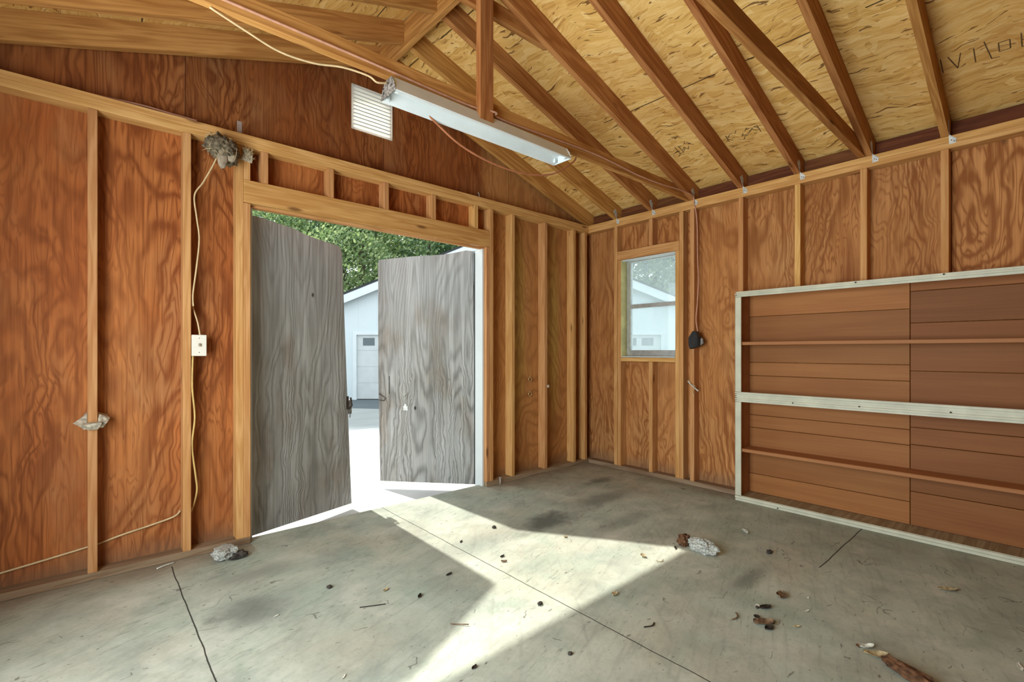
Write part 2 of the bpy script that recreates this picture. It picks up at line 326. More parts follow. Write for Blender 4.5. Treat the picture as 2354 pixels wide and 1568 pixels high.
def pane_mat():
    g = NT('dusty_window_glass')
    tr = g.n('BsdfTransparent', {'Color': (.93, .97, .97, 1)}); df = g.n('BsdfTranslucent', {'Color': (.80, .90, .90, 1)})
    gl = g.n('BsdfGlossy', {'Color': (.9, .9, .9, 1), 'Roughness': .05})
    n = g.noise(g.obj(), 7, 4)[0]
    m1 = g.n('MixShader', {0: g.math('MULTIPLY_ADD', n, .14, .16)}); g.t.links.new(tr.outputs[0], m1.inputs[1]); g.t.links.new(df.outputs[0], m1.inputs[2])
    m2 = g.n('MixShader', {0: .05}); g.t.links.new(m1.outputs[0], m2.inputs[1]); g.t.links.new(gl.outputs[0], m2.inputs[2])
    g.t.links.new(m2.outputs[0], g.out.inputs[0]); return g.m
M['pane'] = pane_mat()

def louver_mat():
    g = NT('sunlit_white_louver')
    d = g.n('BsdfDiffuse', {'Color': (.85, .85, .80, 1)}); t = g.n('BsdfTranslucent', {'Color': (.98, .97, .93, 1)})
    ms = g.n('MixShader', {0: .72}); g.t.links.new(d.outputs[0], ms.inputs[1]); g.t.links.new(t.outputs[0], ms.inputs[2])
    g.t.links.new(ms.outputs[0], g.out.inputs[0]); return g.m
M['louver'] = louver_mat()

# ------------------------------------------------------------------ geometry helpers
class MB:
    def __init__(s): s.b = bmesh.new()
    def box(s, x0, x1, y0, y1, z0, z1):
        v = [s.b.verts.new((x, y, z)) for x in (x0, x1) for y in (y0, y1) for z in (z0, z1)]
        for f in ((0, 1, 3, 2), (4, 6, 7, 5), (0, 4, 5, 1), (2, 3, 7, 6), (0, 2, 6, 4), (1, 5, 7, 3)): s.b.faces.new([v[i] for i in f])
        return s
    def prism(s, pts, axis, a0, a1):
        """pts: 2D outline; axis = the third coordinate's index (0,1,2)"""
        def mk(p, a): q = list(p); q.insert(axis, a); return s.b.verts.new(q)
        A = [mk(p, a0) for p in pts]; B = [mk(p, a1) for p in pts]; n = len(pts)
        s.b.faces.new(A); s.b.faces.new(B[::-1])
        for i in range(n): s.b.faces.new([A[i], B[i], B[(i + 1) % n], A[(i + 1) % n]])
        return s
    def tube(s, pts, r, n=8, smooth=True, flat=1.0, radii=None):
        pts = [Vector(p) for p in pts]; rings = []; up = Vector((.13, .27, .95))
        for i, p in enumerate(pts):
            t = (pts[min(i + 1, len(pts) - 1)] - pts[max(i - 1, 0)]).normalized()
            a = t.cross(up)
            if a.length < 1e-3: a = t.cross(Vector((1, 0, 0)))
            a.normalize(); b = a.cross(t).normalized(); rr = radii[i] if radii else r
            rings.append([s.b.verts.new(p + (a * math.cos(k * 2 * math.pi / n) + b * math.sin(k * 2 * math.pi / n) * flat) * rr) for k in range(n)])
        for A, B in zip(rings, rings[1:]):
            for k in range(n):
                f = s.b.faces.new([A[k], A[(k + 1) % n], B[(k + 1) % n], B[k]]); f.smooth = smooth
        s.b.faces.new(rings[0][::-1]); s.b.faces.new(rings[-1]); return s
    def blob(s, c, r, sub=3, amp=.25, freq=3.0, seed=0, smooth=True):
        res = bmesh.ops.create_icosphere(s.b, subdivisions=sub, radius=1.0)
        for v in res['verts']:
            d = 1 + amp * mnoise.fractal(v.co * freq + Vector((seed * 3.1, seed * 1.7, 0)), .6, 2.0, 4)
            v.co = Vector((c[0] + v.co.x * r[0] * d, c[1] + v.co.y * r[1] * d, c[2] + v.co.z * r[2] * d))
        for v in res['verts']:
            for f in v.link_faces: f.smooth = smooth
        return s
    def bevel(s, w):
        bmesh.ops.recalc_face_normals(s.b, faces=s.b.faces)
        bmesh.ops.bevel(s.b, geom=list(s.b.edges), offset=w, segments=1, affect='EDGES', clamp_overlap=True); return s
    def out(s, name, mat, parent=None, loc=None, bevel=0, matrix=None):
        if bevel: s.bevel(bevel)
        bmesh.ops.recalc_face_normals(s.b, faces=s.b.faces)
        if loc is not None and matrix is None: bmesh.ops.translate(s.b, verts=s.b.verts, vec=-Vector(loc))
        me = bpy.data.meshes.new(name); s.b.to_mesh(me); s.b.free()
        if mat is not None: me.materials.append(mat)
        o = bpy.data.objects.new(name, me); COL.objects.link(o)
        if matrix is not None: o.matrix_world = matrix
        elif loc is not None: o.location = loc
        if parent is not None:
            o.parent = parent; o.matrix_parent_inverse = Matrix.Translation(-Vector(parent.location)) if parent.rotation_euler.z == 0 else parent.matrix_world.inverted()
        return o

def tag(o, label, cat, group=None, kind=None):
    o['label'] = label; o['category'] = cat
    if group: o['group'] = group
    if kind: o['kind'] = kind
    return o
def thing(name, label, cat, loc, group=None):
    o = bpy.data.objects.new(name, None); COL.objects.link(o); o.location = loc; o.empty_display_size = .05
    return tag(o, label, cat, group)
def struct(o): o['kind'] = 'structure'; return o

def frame(p, ex, ez):
    ex = Vector(ex).normalized(); ez = Vector(ez); ez = (ez - ex * ez.dot(ex)).normalized(); ey = ez.cross(ex)
    m = Matrix((ex, ey, ez)).transposed().to_4x4(); m.translation = Vector(p); return m
def lumber(name, box, grain, mat, label, cat, group=None, bevel=.0025):
    """a straight board given by its world box (x0,x1,y0,y1,z0,z1); its own X axis runs along the grain ('x','y' or 'z')"""
    x0, x1, y0, y1, z0, z1 = box
    ex, ez = {'x': ((1, 0, 0), (0, 0, 1)), 'y': ((0, 1, 0), (0, 0, 1)), 'z': ((0, 0, 1), (0, 1, 0))}[grain]
    m = frame((x0 if grain == 'x' else (x0 + x1) / 2, y0 if grain == 'y' else (y0 + y1) / 2, z0), ex, ez)
    b = MB().box(*box); b.bevel(bevel); bmesh.ops.transform(b.b, matrix=m.inverted(), verts=b.b.verts)
    o = b.out(name, mat, matrix=m); return tag(o, label, cat, group)

def empty_parented(o, parent): o.parent = parent

# ------------------------------------------------------------------ key dimensions (metres; corner of the two visible walls at the origin)
XL, YB = -4.76, -6.6            # far left wall, rear wall
PB, PM, PT = 2.365, 2.403, 2.441  # top plates
SL = .325                       # roof slope
XR = -2.381                     # ridge line
def zr(x): return PT + SL * (min(-.09 - x, -.09 - (2 * XR - x)))       # underside of rafters
RV = .147                       # rafter depth measured vertically
def zd(x): return zr(x) + RV    # underside of the deck

# ------------------------------------------------------------------ floor, ground
struct(MB().box(XL - .02, .02, YB, 0.0, -.2, 0.0).out('floor', M['floor']))
b = MB()
def gz(y): return -.06 - .39 * min(1, y / 6.5)
vs = [[b.b.verts.new((x, y, gz(y))) for x in (-40, 40)] for y in (0, 6.5, 16.5)]
for q in (0, 1): b.b.faces.new((vs[q][0], vs[q][1], vs[q + 1][1], vs[q + 1][0]))
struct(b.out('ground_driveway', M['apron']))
b = MB(); vs = [b.b.verts.new(p) for p in ((-80, 16.5, gz(16.5)), (80, 16.5, gz(16.5)), (80, 80, gz(16.5)), (-80, 80, gz(16.5)))]
b.b.faces.new(vs); struct(b.out('ground_lawn', M['earth']))
b = MB()
for q in (((.02, 0), (60, 0), (60, -60), (.02, -60)), ((XL - .02, 0), (-60, 0), (-60, -60), (XL - .02, -60)), ((-60, YB), (60, YB), (60, -60), (-60, -60))):
    b.b.faces.new([b.b.verts.new((x, y, -.08)) for x, y in q])
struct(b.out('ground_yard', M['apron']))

# ------------------------------------------------------------------ walls
T = .0125
DX0, DX1 = -3.23, -1.43         # door opening
b = MB()
def wz(x0, x1, z0, z1): b.box(x0, x1, 0, T, z0, z1)
wz(XL, DX0, -.04, 2.43); wz(DX1, T, -.04, 2.43); wz(DX0, DX1, 2.12, 2.43)
VX0, VX1, VZ0, VZ1 = -2.567, -2.262, 2.722, 3.03
def gab(x0, x1, lo=2.43, hi=None):
    xs = [x0] + ([XR] if x0 < XR < x1 else []) + [x1]
    pts = [(x0, lo)] + [(x1, lo)] + [(x, (zd(x) - .002) if hi is None else hi) for x in reversed(xs)]
    b.prism(pts, 1, 0, T)
gab(XL, VX0); gab(VX1, T); gab(VX0, VX1, 2.43, VZ0); gab(VX0, VX1, VZ1)
struct(b.out('wall_front', M['ply_front']))
WY0, WY1, WZ0, WZ1 = -1.066, -.49, 1.09, 2.03
b = MB()
for y0, y1, z0, z1 in ((WY1, 0, -.04, 2.44), (YB, WY0, -.04, 2.44), (WY0, WY1, -.04, WZ0), (WY0, WY1, WZ1, 2.44)): b.box(0, T, y0, y1, z0, z1)
struct(b.out('wall_right', M['ply_right']))
b = MB()   # left wall with an unseen wide opening, added for the side light
wins = [(-3.0, -1.1, .30, 2.05)]
ys = [YB, -3.0, -1.1, 0]
for y0, y1 in zip(ys, ys[1:]):
    w = [q for q in wins if q[0] == y0]
    if w: b.box(XL - T, XL, y0, y1, -.04, w[0][2]); b.box(XL - T, XL, y0, y1, w[0][3], 2.44)
    else: b.box(XL - T, XL, y0, y1, -.04, 2.44)
struct(b.out('wall_left', M['ply_front']))
b = MB()   # rear gable wall
b.box(XL, T, YB - T, YB, -.04, 2.44)
b.prism([(XL, 2.44), (T, 2.44), (T, zd(T)), (XR, zd(XR)), (XL, zd(XL))], 1, YB - T, YB)
struct(b.out('wall_rear', M['ply_front']))
# roof deck
b = MB(); EV = .46
for s in (0, 1):
    xe = EV if s == 0 else 2 * XR - EV
    b.prism([(XR, zd(XR)), (xe, zd(xe)), (xe, zd(xe) + .03), (XR, zd(XR) + .03)], 1, YB - .3, .34)
struct(b.out('ceiling', M['osb']))
b = MB(); b.box(T, EV, YB - .3, .34, 2.385, 2.40); b.box(EV, EV + .02, YB - .3, .34, 2.36, zd(EV) + .03); struct(b.out('trim_eave', M['offwhite']))
b = MB(); b.box(2 * XR - EV, XL - T, YB - .3, .34, 2.385, 2.40); b.box(2 * XR - EV - .02, 2 * XR - EV, YB - .3, .34, 2.36, zd(EV) + .03); struct(b.out('trim_eave', M['offwhite']))
# white door casing
b = MB(); b.box(DX1 - .016, DX1, -.055, .05, -.04, 2.02); struct(b.out('trim_1', M['offwhite']))
b = MB(); b.box(DX0, DX0 + .016, -.055, .05, -.04, 2.02); struct(b.out('trim_2', M['offwhite']))
b = MB(); b.box(DX0, DX1, -.055, -.012, 2.02, 2.035); struct(b.out('trim_3', M['stud']))
b = MB(); b.box(DX1, DX1 + .09, T, .034, -.06, 2.12); struct(b.out('trim_4', M['offwhite']))
b = MB(); b.box(DX0 - .09, DX0, T, .034, -.06, 2.12); struct(b.out('trim_5', M['offwhite']))

# ------------------------------------------------------------------ framing lumber
def L(name, box, grain, label, cat, group=None, mat='stud'): return lumber(name, box, grain, M[mat], label, cat, group)
F0, F1 = -.09, -.001            # depth of the door-wall framing
GS = 'studs of the door wall'
for x0, lab in ((-3.963, 'pale wall stud with a mud ledge on it, farthest from the grey doors'),
                (-3.567, 'wall stud beside the light switch with cable stapled along it'),
                (-3.306, 'full height wall stud doubled against the hinge side of the darker grey door'),
                (-1.392, 'full height wall stud on the corner side of the door opening'),
                (-1.146, 'wall stud next after the door opening towards the corner'),
                (-.731, 'door-wall stud with a small knob on it, between two greenish plywood strips'),
                (-.324, 'door-wall stud closest to the corner post'),
                (-.150, 'corner post where the door wall meets the shelf wall')):
    L('wall_stud', (x0, x0 + .038, F0, F1, .038, PB), 'z', lab, 'wall stud', GS)
L('jack_stud', (-3.268, DX0, F0, F1, .038, 2.033), 'z', 'short jack stud under the header on the hinge side of the darker door', 'jack stud', GS)
L('jack_stud', (DX1, -1.392, F0, F1, .038, 2.033), 'z', 'short jack stud under the header beside the white door jamb', 'jack stud', GS)
L('door_header', (-3.267, -1.393, F0, -.052, 2.036, 2.172), 'x', 'wide knotty header board across the top of the door opening', 'header', None, 'header')
ordn = ['first', 'second', 'third', 'fourth', 'fifth']
for i, x0 in enumerate((-3.170, -2.765, -2.366, -1.967, -1.555)):
    L('cripple_stud', (x0, x0 + .038, F0, F1 - .002, 2.173, PB), 'z', f'{ordn[i]} short cripple stud above the door header, counted from the bird nest', 'cripple stud', 'cripple studs above the door header')
L('cripple_stud', (-3.267, -3.231, F0, F1 - .002, 2.173, PB), 'z', 'short cripple stud with straw on it, against the doubled stud beside the bird nest', 'cripple stud', 'cripple studs above the door header')
L('sole_plate', (XL, DX0, F0, F1, 0.0, .038), 'x', 'dirt covered sole plate on the floor below the light switch', 'sole plate', None, 'dirtywood')
L('sole_plate', (DX1, -.001, F0, F1, 0.0, .038), 'x', 'sole plate on the floor between the door opening and the corner', 'sole plate', None, 'dirtywood')
L('top_plate', (XL, -.001, F0, F1, PB + .0005, PM), 'x', 'lower board of the double top plate over the doors', 'top plate', 'top plates', 'stud')
L('top_plate', (XL, -.001, F0, F1, PM + .0005, PT), 'x', 'upper board of the double top plate over the doors', 'top plate', 'top plates', 'stud')
# right wall
R0, R1 = -.09, -.001
GR = 'studs of the shelf wall'
for y1, z0, lab in ((-.410, .038, 'wall stud between the room corner and the small window'),
                (-1.104, .038, 'wall stud doubled against the window on the outlet side'),
                (-1.204, .038, 'wall stud carrying the black outlet and its cable'),
                (-1.612, .038, 'wall stud just before the white framed shelf unit'),
                (-2.018, 1.611, 'first wall stud standing above the white framed shelf unit'),
                (-2.416, 1.611, 'second wall stud standing above the shelf unit, below the paired rafter and tie'),
                (-2.820, 1.611, 'third wall stud standing above the shelf unit, beside the knotty plywood'),
                (-3.226, 1.611, 'fourth wall stud above the shelf unit, past the swirled plywood')):
    L('wall_stud', (R0, R1, y1 - .038, y1, z0, PB), 'z', lab, 'wall stud', GR)
L('jack_stud', (R0, R1, -.490, -.452, .038, 2.030), 'z', 'jack stud at the window on its corner side, lit yellowish', 'jack stud', GR)
L('jack_stud', (R0, R1, -1.103, WY0, .038, 2.030), 'z', 'jack stud at the window on its outlet side', 'jack stud', GR)
L('window_header', (R0, R1, -1.103, -.449, 2.031, 2.117), 'y', 'short header board above the small window', 'header')
L('window_sill_plate', (R0, R1, -1.065, -.491, 1.051, 1.088), 'y', 'rough sill board under the small window', 'sill board')
L('cripple_stud', (R0, R1, -.838, -.800, 2.118, PB), 'z', 'short cripple stud above the small window', 'cripple stud')
L('cripple_stud', (R0, R1, -.838, -.800, .038, 1.050), 'z', 'cripple stud below the small window', 'cripple stud')
L('sole_plate', (R0, R1, -1.651, -.091, 0.0, .038), 'y', 'sole plate on the floor under the window, running to the shelf unit', 'sole plate', None, 'dirtywood')
L('top_plate', (R0, R1, YB, -.091, PB + .0005, PM), 'y', 'lower board of the double top plate on the window wall', 'top plate', 'top plates', 'stud')
L('top_plate', (R0, R1, YB, -.091, PM + .0005, PT), 'y', 'upper board of the double top plate on the window wall', 'top plate', 'top plates', 'stud')
L('top_plate', (XL + .001, XL + .09, YB, -.091, PB, PT), 'y', 'top plate of the unseen wall carrying the opposite rafters', 'top plate', 'top plates', 'stud')

# rafters: outline in the X-Z plane, pushed along Y
def rafter(y0, y1, side, label, group):
    xh = XR + .019                               # face of the ridge board
    xs = (xh, -.09, EV - .03)
    tail = [(x, zr(x)) for x in (xh, -.0905)] + [(-.0905, PT + .001), (.0, PT + .001), (EV - .03, zr(0.0) - .0 - .02)]
    top = [(EV - .03, zd(EV - .03) - .001), (xh, zd(xh) - .001)]
    pts = tail + top
    if side < 0: pts = [(2 * XR - x, z) for x, z in pts][::-1]
    sgn = 1 if side > 0 else -1
    hx = xh if side > 0 else 2 * XR - xh
    m = frame((hx, y0, zr(hx)), (sgn, 0, -SL), (SL * sgn, 0, 1))
    b = MB().prism(pts, 1, y0, y1); b.bevel(.0025); bmesh.ops.transform(b.b, matrix=m.inverted(), verts=b.b.verts)
    return tag(b.out('rafter', M['rafter'], matrix=m), label, 'rafter', group)
RY = [-.404, -.800, -1.204, -1.612, -2.016, -2.445, -2.821]
labs = ['rafter first in from the gable wall, meeting the window wall near the corner',
        'second rafter from the gable wall, landing above the small window',
        'third rafter from the gable wall, landing where the outlet cable drops',
        'fourth rafter from the gable wall, landing just before the shelf unit',
        'fifth rafter from the gable wall, landing over the start of the shelf unit',
        'sixth rafter, meeting a second tie beam at the wall plate',
        'seventh rafter from the gable wall, dark shadowed deck on both sides']
rafter(-.09, -.052, 1, 'rafter against the gable plywood on the window side', 'rafters on the window side')
rafter(-.09, -.052, -1, 'rafter against the gable plywood on the side away from the window', 'rafters opposite the window')
llabs = ['first rafter in from the gable wall, opposite the window side', 'second rafter in from the gable wall, opposite the window side',
         'third rafter in from the gable wall, opposite the window side, behind the hanging cable']
for i, y in enumerate(RY):
    rafter(y - .038, y, 1, labs[i], 'rafters on the window side')
    if i < 3: rafter(y - .038, y, -1, llabs[i], 'rafters opposite the window')
for k, y in enumerate((-3.23, -3.64, -4.05, -4.45, -4.86, -5.26, -5.67, -6.07, -6.5)):
    rafter(y - .038, y, 1, 'rafter behind the viewpoint, on the window side', 'rafters out of view')
for k, y in enumerate((-1.612, -2.016, -2.445, -2.821, -3.23, -3.64, -4.05, -4.45, -4.86, -5.26, -5.67, -6.07, -6.5)):
    rafter(y - .038, y, -1, 'rafter overhead, on the side away from the window', 'rafters out of view opposite')
L('ridge_board', (XR - .0185, XR + .0185, YB + .01, -.051, 3.148, zd(XR) - .012), 'y', 'ridge board along the peak where all rafters meet', 'ridge board', None, 'rafter')
L('tie_beam', (XL + .01, -.002, -1.2025, -1.165, PT + .002, 2.533), 'x', 'long tie beam with the fluorescent light hanging under it', 'tie beam', 'tie beams', 'rafter')
L('tie_beam', (XL + .01, -.002, -2.443, -2.405, PT + .002, 2.533), 'x', 'tie beam running to the wall plate beside the sixth rafter', 'tie beam', 'tie beams', 'rafter')
L('hanger_post', (-2.386, -2.294, -1.242, -1.2035, 2.398, 3.146), 'z', 'upright hanger board nailed between the ridge and the tie beam', 'hanger board', None, 'rafter')
b_ = L('collar_tie', (-2.93, -1.83, -1.2035, -1.166, 3.023, 3.112), 'x', 'short collar tie across the rafters just below the ridge', 'collar tie', None, 'rafter')

M['block'] = lumber_mat('eave_shade_blocking', (.17, .062, .024), (.09, .03, .012), knots=False)  # eave shade painted into the blocking board colour
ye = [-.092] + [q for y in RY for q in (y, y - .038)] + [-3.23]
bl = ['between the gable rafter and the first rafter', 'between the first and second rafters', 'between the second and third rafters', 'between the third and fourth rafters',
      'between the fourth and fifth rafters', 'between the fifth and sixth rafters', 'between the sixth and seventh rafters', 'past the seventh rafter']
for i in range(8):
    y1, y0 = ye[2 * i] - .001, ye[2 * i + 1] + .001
    L('eave_block', (-.012, -.0015, y0, y1, PT + .001, zd(-.0015) - .014), 'y', 'blocking board with eave shade in its colour, over the wall plate ' + bl[i], 'blocking board', 'blocking boards darkened for eave shade', 'block')

# ------------------------------------------------------------------ hurricane clips
cl = ['small metal rafter clip on the plate near the corner', 'small metal rafter clip above the window', 'rafter clip behind the outlet cable on the plate',
      'shiny rafter clip on the plate just before the shelf unit', 'shiny rafter clip on the plate above the start of the shelf unit',
      'crumpled rafter clip under the paired rafter and tie beam', 'largest rafter clip, under the seventh rafter']
for i, y in enumerate(RY):
    yy = y - .0385
    root = thing('rafter_clip', cl[i], 'metal clip', (-.091, yy, PT), 'metal clips at the rafter feet')
    x0 = -.0925
    b = MB(); b.prism([(yy + .0, PT - .052), (yy - .030, PT - .050), (yy - .034, PT - .026), (yy - .003, PT + .004), (yy + .002, PT - .002)], 0, x0, x0 + .0018)
    b.out('plate_flange', M['galv'], root)
    b = MB(); b.prism([(-.145, zr(-.145) + .05), (-.095, PT + .004), (-.091, PT - .005), (-.086, PT + .06), (-.11, zr(-.11) + .085)], 1, yy - .0016, yy - .0002)
    b.out('rafter_flange', M['galv'], root)
    b = MB()
    for (dy, dz) in ((-.010, -.030), (-.022, -.038)): b.blob((x0 - .001, yy + dy, PT + dz), (.003, .004, .004), 1, 0)
    b.out('nail', M['steel'], root)

# ------------------------------------------------------------------ swinging doors
def door(name, hinge, free, outline, knots, seed):
    h = Vector((hinge[0], hinge[1], 0)); d = Vector((free[0] - hinge[0], free[1] - hinge[1], 0)).normalized()
    nrm = Vector((-d.y, d.x, 0))
    if nrm.y < 0: nrm = -nrm                         # towards the outside
    ex = d; ey = Vector((0, 0, 1)).cross(d)
    m = Matrix((ex, ey, Vector((0, 0, 1)))).transposed().to_4x4(); m.translation = h
    s = 1 if ey.dot(nrm) > 0 else -1
    b = MB()
    b.prism(outline, 1, 0, s * .019); bm = b
    root = b.out(name, M['grey%d' % seed], matrix=m); root['kind'] = 'structure'
    def part(nm, mb, mat):
        o = mb.out(nm, mat); o.parent = root; return o
    return root, part, s
outL = [(.004, -.004), (.004, .5), (.006, 1.2), (.012, 1.97), (.03, 1.998), (.12, 2.0), (.20, 1.992), (.285, 1.989), (.36, 1.982), (.43, 1.966), (.52, 1.957), (.58, 1.954), (.66, 1.950), (.715, 1.947), (.752, 1.938), (.772, 1.904), (.790, 1.55), (.821, .905), (.848, .4), (.871, -.04)]
root, part, s = door('door_1', (-3.22, .03), (-2.41, .365), outL, [], 1)
for z0 in (.18, .95, 1.72):
    b = MB().box(.04, .76, s * .0195, s * .045, z0, z0 + .09); part('batten', b, M['offwhite'])
b = MB(); b.box(.815, .838, -s * .004, s * .0, .70, .80); b.tube([(.83, -s * .012, .70), (.845, -s * .03, .73), (.84, -s * .02, .79)], .007, 6); part('latch', b, M['rust'])
b = MB(); b.box(.835, .875, s * .002, s * .014, .66, .76); b.tube([(.86, s * .008, .63), (.872, s * .008, .70), (.855, s * .008, .77)], .006, 6); part('hasp', b, M['steel'])
for z0 in (.3, 1.65):
    b = MB().box(-.012, .06, s * .0195, s * .024, z0, z0 + .07); b.tube([(-.005, s * .026, z0), (-.005, s * .026, z0 + .07)], .007, 8); part('hinge', b, M['rust'])
outR = [(.022, -.005), (.028, .8), (.034, 1.5), (.042, 2.016), (.10, 2.026), (.2, 2.012), (.32, 2.000), (.45, 2.000), (.62, 2.0), (.75, 1.996), (.86, 1.990), (.928, 1.988), (.955, 1.985), (.964, 1.957), (.963, 1.4), (.960, .858), (.950, .4), (.942, -.04)]
root, part, s = door('door_2', (-1.436, .03), (-1.950, .817), outR, [], 2)
b = MB().box(.0215, .0305, -s * .0006, s * .018, .0, 2.0); part('gap_shade_strip', b, M['black'])  # black strip drawing the shadow of the gap beside the jamb
for z0 in (.18, .95, 1.72):
    b = MB().box(.06, .93, s * .0195, s * .045, z0, z0 + .09); part('batten', b, M['offwhite'])
b = MB().box(.845, .852, -s * .0025, -s * .0002, .76, .92); part('slot', b, M['black'])
b = MB(); b.box(.66, .706, -s * .006, -s * .0002, .615, .655); b.box(.672, .694, -s * .006, -s * .0002, .655, .672); part('hasp_plate', b, M['galv'])
b = MB(); b.tube([(.693, -s * .006, .735), (.683, -s * .008, .768), (.668, -s * .008, .772), (.672, -s * .006, .74), (.69, -s * .006, .71)], .0035, 6); part('hook', b, M['chip'])
b = MB(); b.tube([(.655, -s * .005, .66), (.635, -s * .005, .71)], .0022, 6); part('wire', b, M['chip'])
b = MB(); b.tube([(.955, -s * .004, .76), (.90, -s * .006, .73), (.885, -s * .006, .72), (.90, -s * .006, .695), (.95, -s * .004, .70)], .0035, 6); part('pull', b, M['rust'])
for z0 in (.3, 1.65):
    b = MB().box(-.012, .06, s * .0195, s * .024, z0, z0 + .07); b.tube([(-.005, s * .026, z0), (-.005, s * .026, z0 + .07)], .007, 8); part('hinge', b, M['rust'])

# ------------------------------------------------------------------ window
win = MB()
win.box(-.005, .03, WY1 - .055, WY1 - .002, WZ0 + .002, WZ1 - .002); win.box(-.005, .03, WY0 + .002, WY0 + .03, WZ0 + .002, WZ1 - .002)
win.box(-.005, .03, WY0 + .03, WY1 - .055, WZ1 - .022, WZ1 - .002); win.box(-.005, .03, WY0 + .03, WY1 - .055, WZ0 + .002, WZ0 + .055)
w = struct(win.out('window_1', M['alu']))
b = MB().box(.004, .026, WY0 + .03, WY1 - .055, 1.562, 1.600); b.out('window_rail', M['alu'], w)
b = MB().box(-.012, .008, WY0 + .02, WY1 - .045, WZ0 + .055, WZ0 + .068); b.box(-.012, .008, WY0 + .02, WY1 - .045, WZ0 + .03, WZ0 + .040); b.out('window_sash', M['alu'], w)
for z0, z1 in ((WZ0 + .055, 1.562), (1.60, WZ1 - .022)):
    MB().box(.013, .016, WY0 + .03, WY1 - .055, z0, z1).out('window_pane', M['pane'], w)
b = MB().box(-.088, -.006, WY1 - .0115, WY1 - .0015, WZ0 + .002, WZ1 - .004); b.out('window_jamb', M['yellowlitjamb'], w)
b = MB().box(-.086, -.006, WY0 + .002, WY1 - .012, WZ1 - .012, WZ1 - .003); b.out('window_head', M['offwhite'], w)
b = MB().box(-.088, -.013, WY0 + .002, WY1 - .012, WZ0 + .001, WZ0 + .010); b.out('window_sill', M['offwhite'], w)

# ------------------------------------------------------------------ shelf unit
U = thing('shelf_unit', 'large open shelf unit with cream painted track frame and cedar back boards', 'shelf unit', (-.12, -2.6, 0))
UY0, UY1 = -3.75, -1.653
MB().box(-.205, -.012, UY1 - .022, UY1 - .001, 0.0, 1.59).out('side_panel', M['shelfboard'], U)
MB().box(-.205, -.012, UY0, UY0 + .02, 0.0, 1.59).out('side_panel', M['shelfboard'], U)
MB().box(-.205, -.012, UY0, UY1, 1.590, 1.606).out('top_board', M['shelfboard'], U)
MB().box(-.205, -.012, UY0 + .02, UY1 - .022, .018, .040).out('bottom_board', M['dirtywood'], U)
def backs(nm, y0, y1, zs, mat):
    b = MB()
    for a, c in zip(zs, zs[1:]): b.box(-.030, -.013, y0, y1, a + .0015, c - .0015)
    b.bevel(.002); return b.out(nm, mat, U)
backs('back_panel', -2.6655, UY1 - .0225, [.041, .187, .548, .648, .957, 1.061, 1.42, 1.59], M['back_l'])
backs('back_panel', UY0 + .0205, -2.6685, [.041, .257, .555, .665, 1.024, 1.328, 1.53, 1.59], M['back_r'])
for z0 in (1.195, .377):
    b = MB().box(-.200, -.0305, UY0 + .0205, UY1 - .0225, z0, z0 + .025); b.bevel(.003); b.out('shelf_board', M['shelfboard'], U)
def rail(nm, z0, z1, bars):
    b = MB(); h = (z1 - z0) / bars
    for k in range(bars):
        dx = (.007, 0.0, .010)[k % 3]
        b.box(-.222 + dx, -.2055, UY0, UY1 + .008 if nm != 'x' else UY1, z0 + k * h + .0022, z0 + (k + 1) * h - .0022)
    b.box(-.2095, -.2052, UY0, UY1, z0, z1)
    b.bevel(.0012) if False else None
    return b.out(nm, M['cream'], U)
rail('top_rail', 1.565, 1.606, 3); rail('middle_rail', .760, .836, 5); rail('bottom_rail', 0.0, .042, 2)
for z0, z1 in ((.0425, .7595), (.8365, 1.5645)):
    b = MB().box(-.220, -.2055, UY1 - .036, UY1 + .008, z0, z1); b.bevel(.002); b.out('frame_stile', M['cream'], U)
b = MB().box(-.212, -.092, UY1 + .0085, UY1 + .0125, 0.0, 1.60); b.out('edge_strip', M['dirtywood'], U)
for y, z in ((-2.42, 1.596), (-2.85, 1.598), (-2.05, .782), (-2.44, .79), (-2.88, .795), (-1.95, .012)):
    MB().blob((-.2235, y, z), (.003, .005, .005), 1, 0).out('screw', M['rust'], U)

# ------------------------------------------------------------------ fluorescent light
FX0, FX1, FYc = -2.890, -1.675, -1.183
Fz = 2.362
lt = thing('fluorescent_light', 'long white fluorescent strip light without tubes, hung under the tie beam', 'light fixture', (-2.28, FYc, PT))
TT = PT + .0015
b = MB(); prof = [(-.073, Fz), (-.075, Fz + .004), (-.034, TT), (.034, TT), (.075, Fz + .004), (.073, Fz), (.060, Fz + .004), (.032, TT - .030), (-.032, TT - .030), (-.060, Fz + .004)]
b.prism([(FYc + y, z) for y, z in prof], 0, FX0, FX1); b.out('reflector', M['enamel'], lt)
b = MB().prism([(FYc - .018, TT - .0305), (FYc - .012, TT - .046), (FYc + .012, TT - .046), (FYc + .018, TT - .0305)], 0, FX0 + .03, FX1 - .03); b.out('ballast_cover', M['enamel'], lt)
for xe in (FX0 - .003, FX1):
    b = MB().prism([(FYc - .075, Fz + .002), (FYc - .060, Fz + .045), (FYc - .036, TT), (FYc + .036, TT), (FYc + .060, Fz + .045), (FYc + .075, Fz + .002)], 0, xe, xe + .003)
    b.out('end_cap', M['greyend'] if xe < FX0 else M['enamel'], lt)
for xe in (FX0 + .012, FX1 - .03):
    for dy in (-.045, .045):
        b = MB().box(xe, xe + .014, FYc + dy - .008, FYc + dy + .008, Fz + .004, Fz + .03); b.out('lamp_holder', M['enamel'], lt)

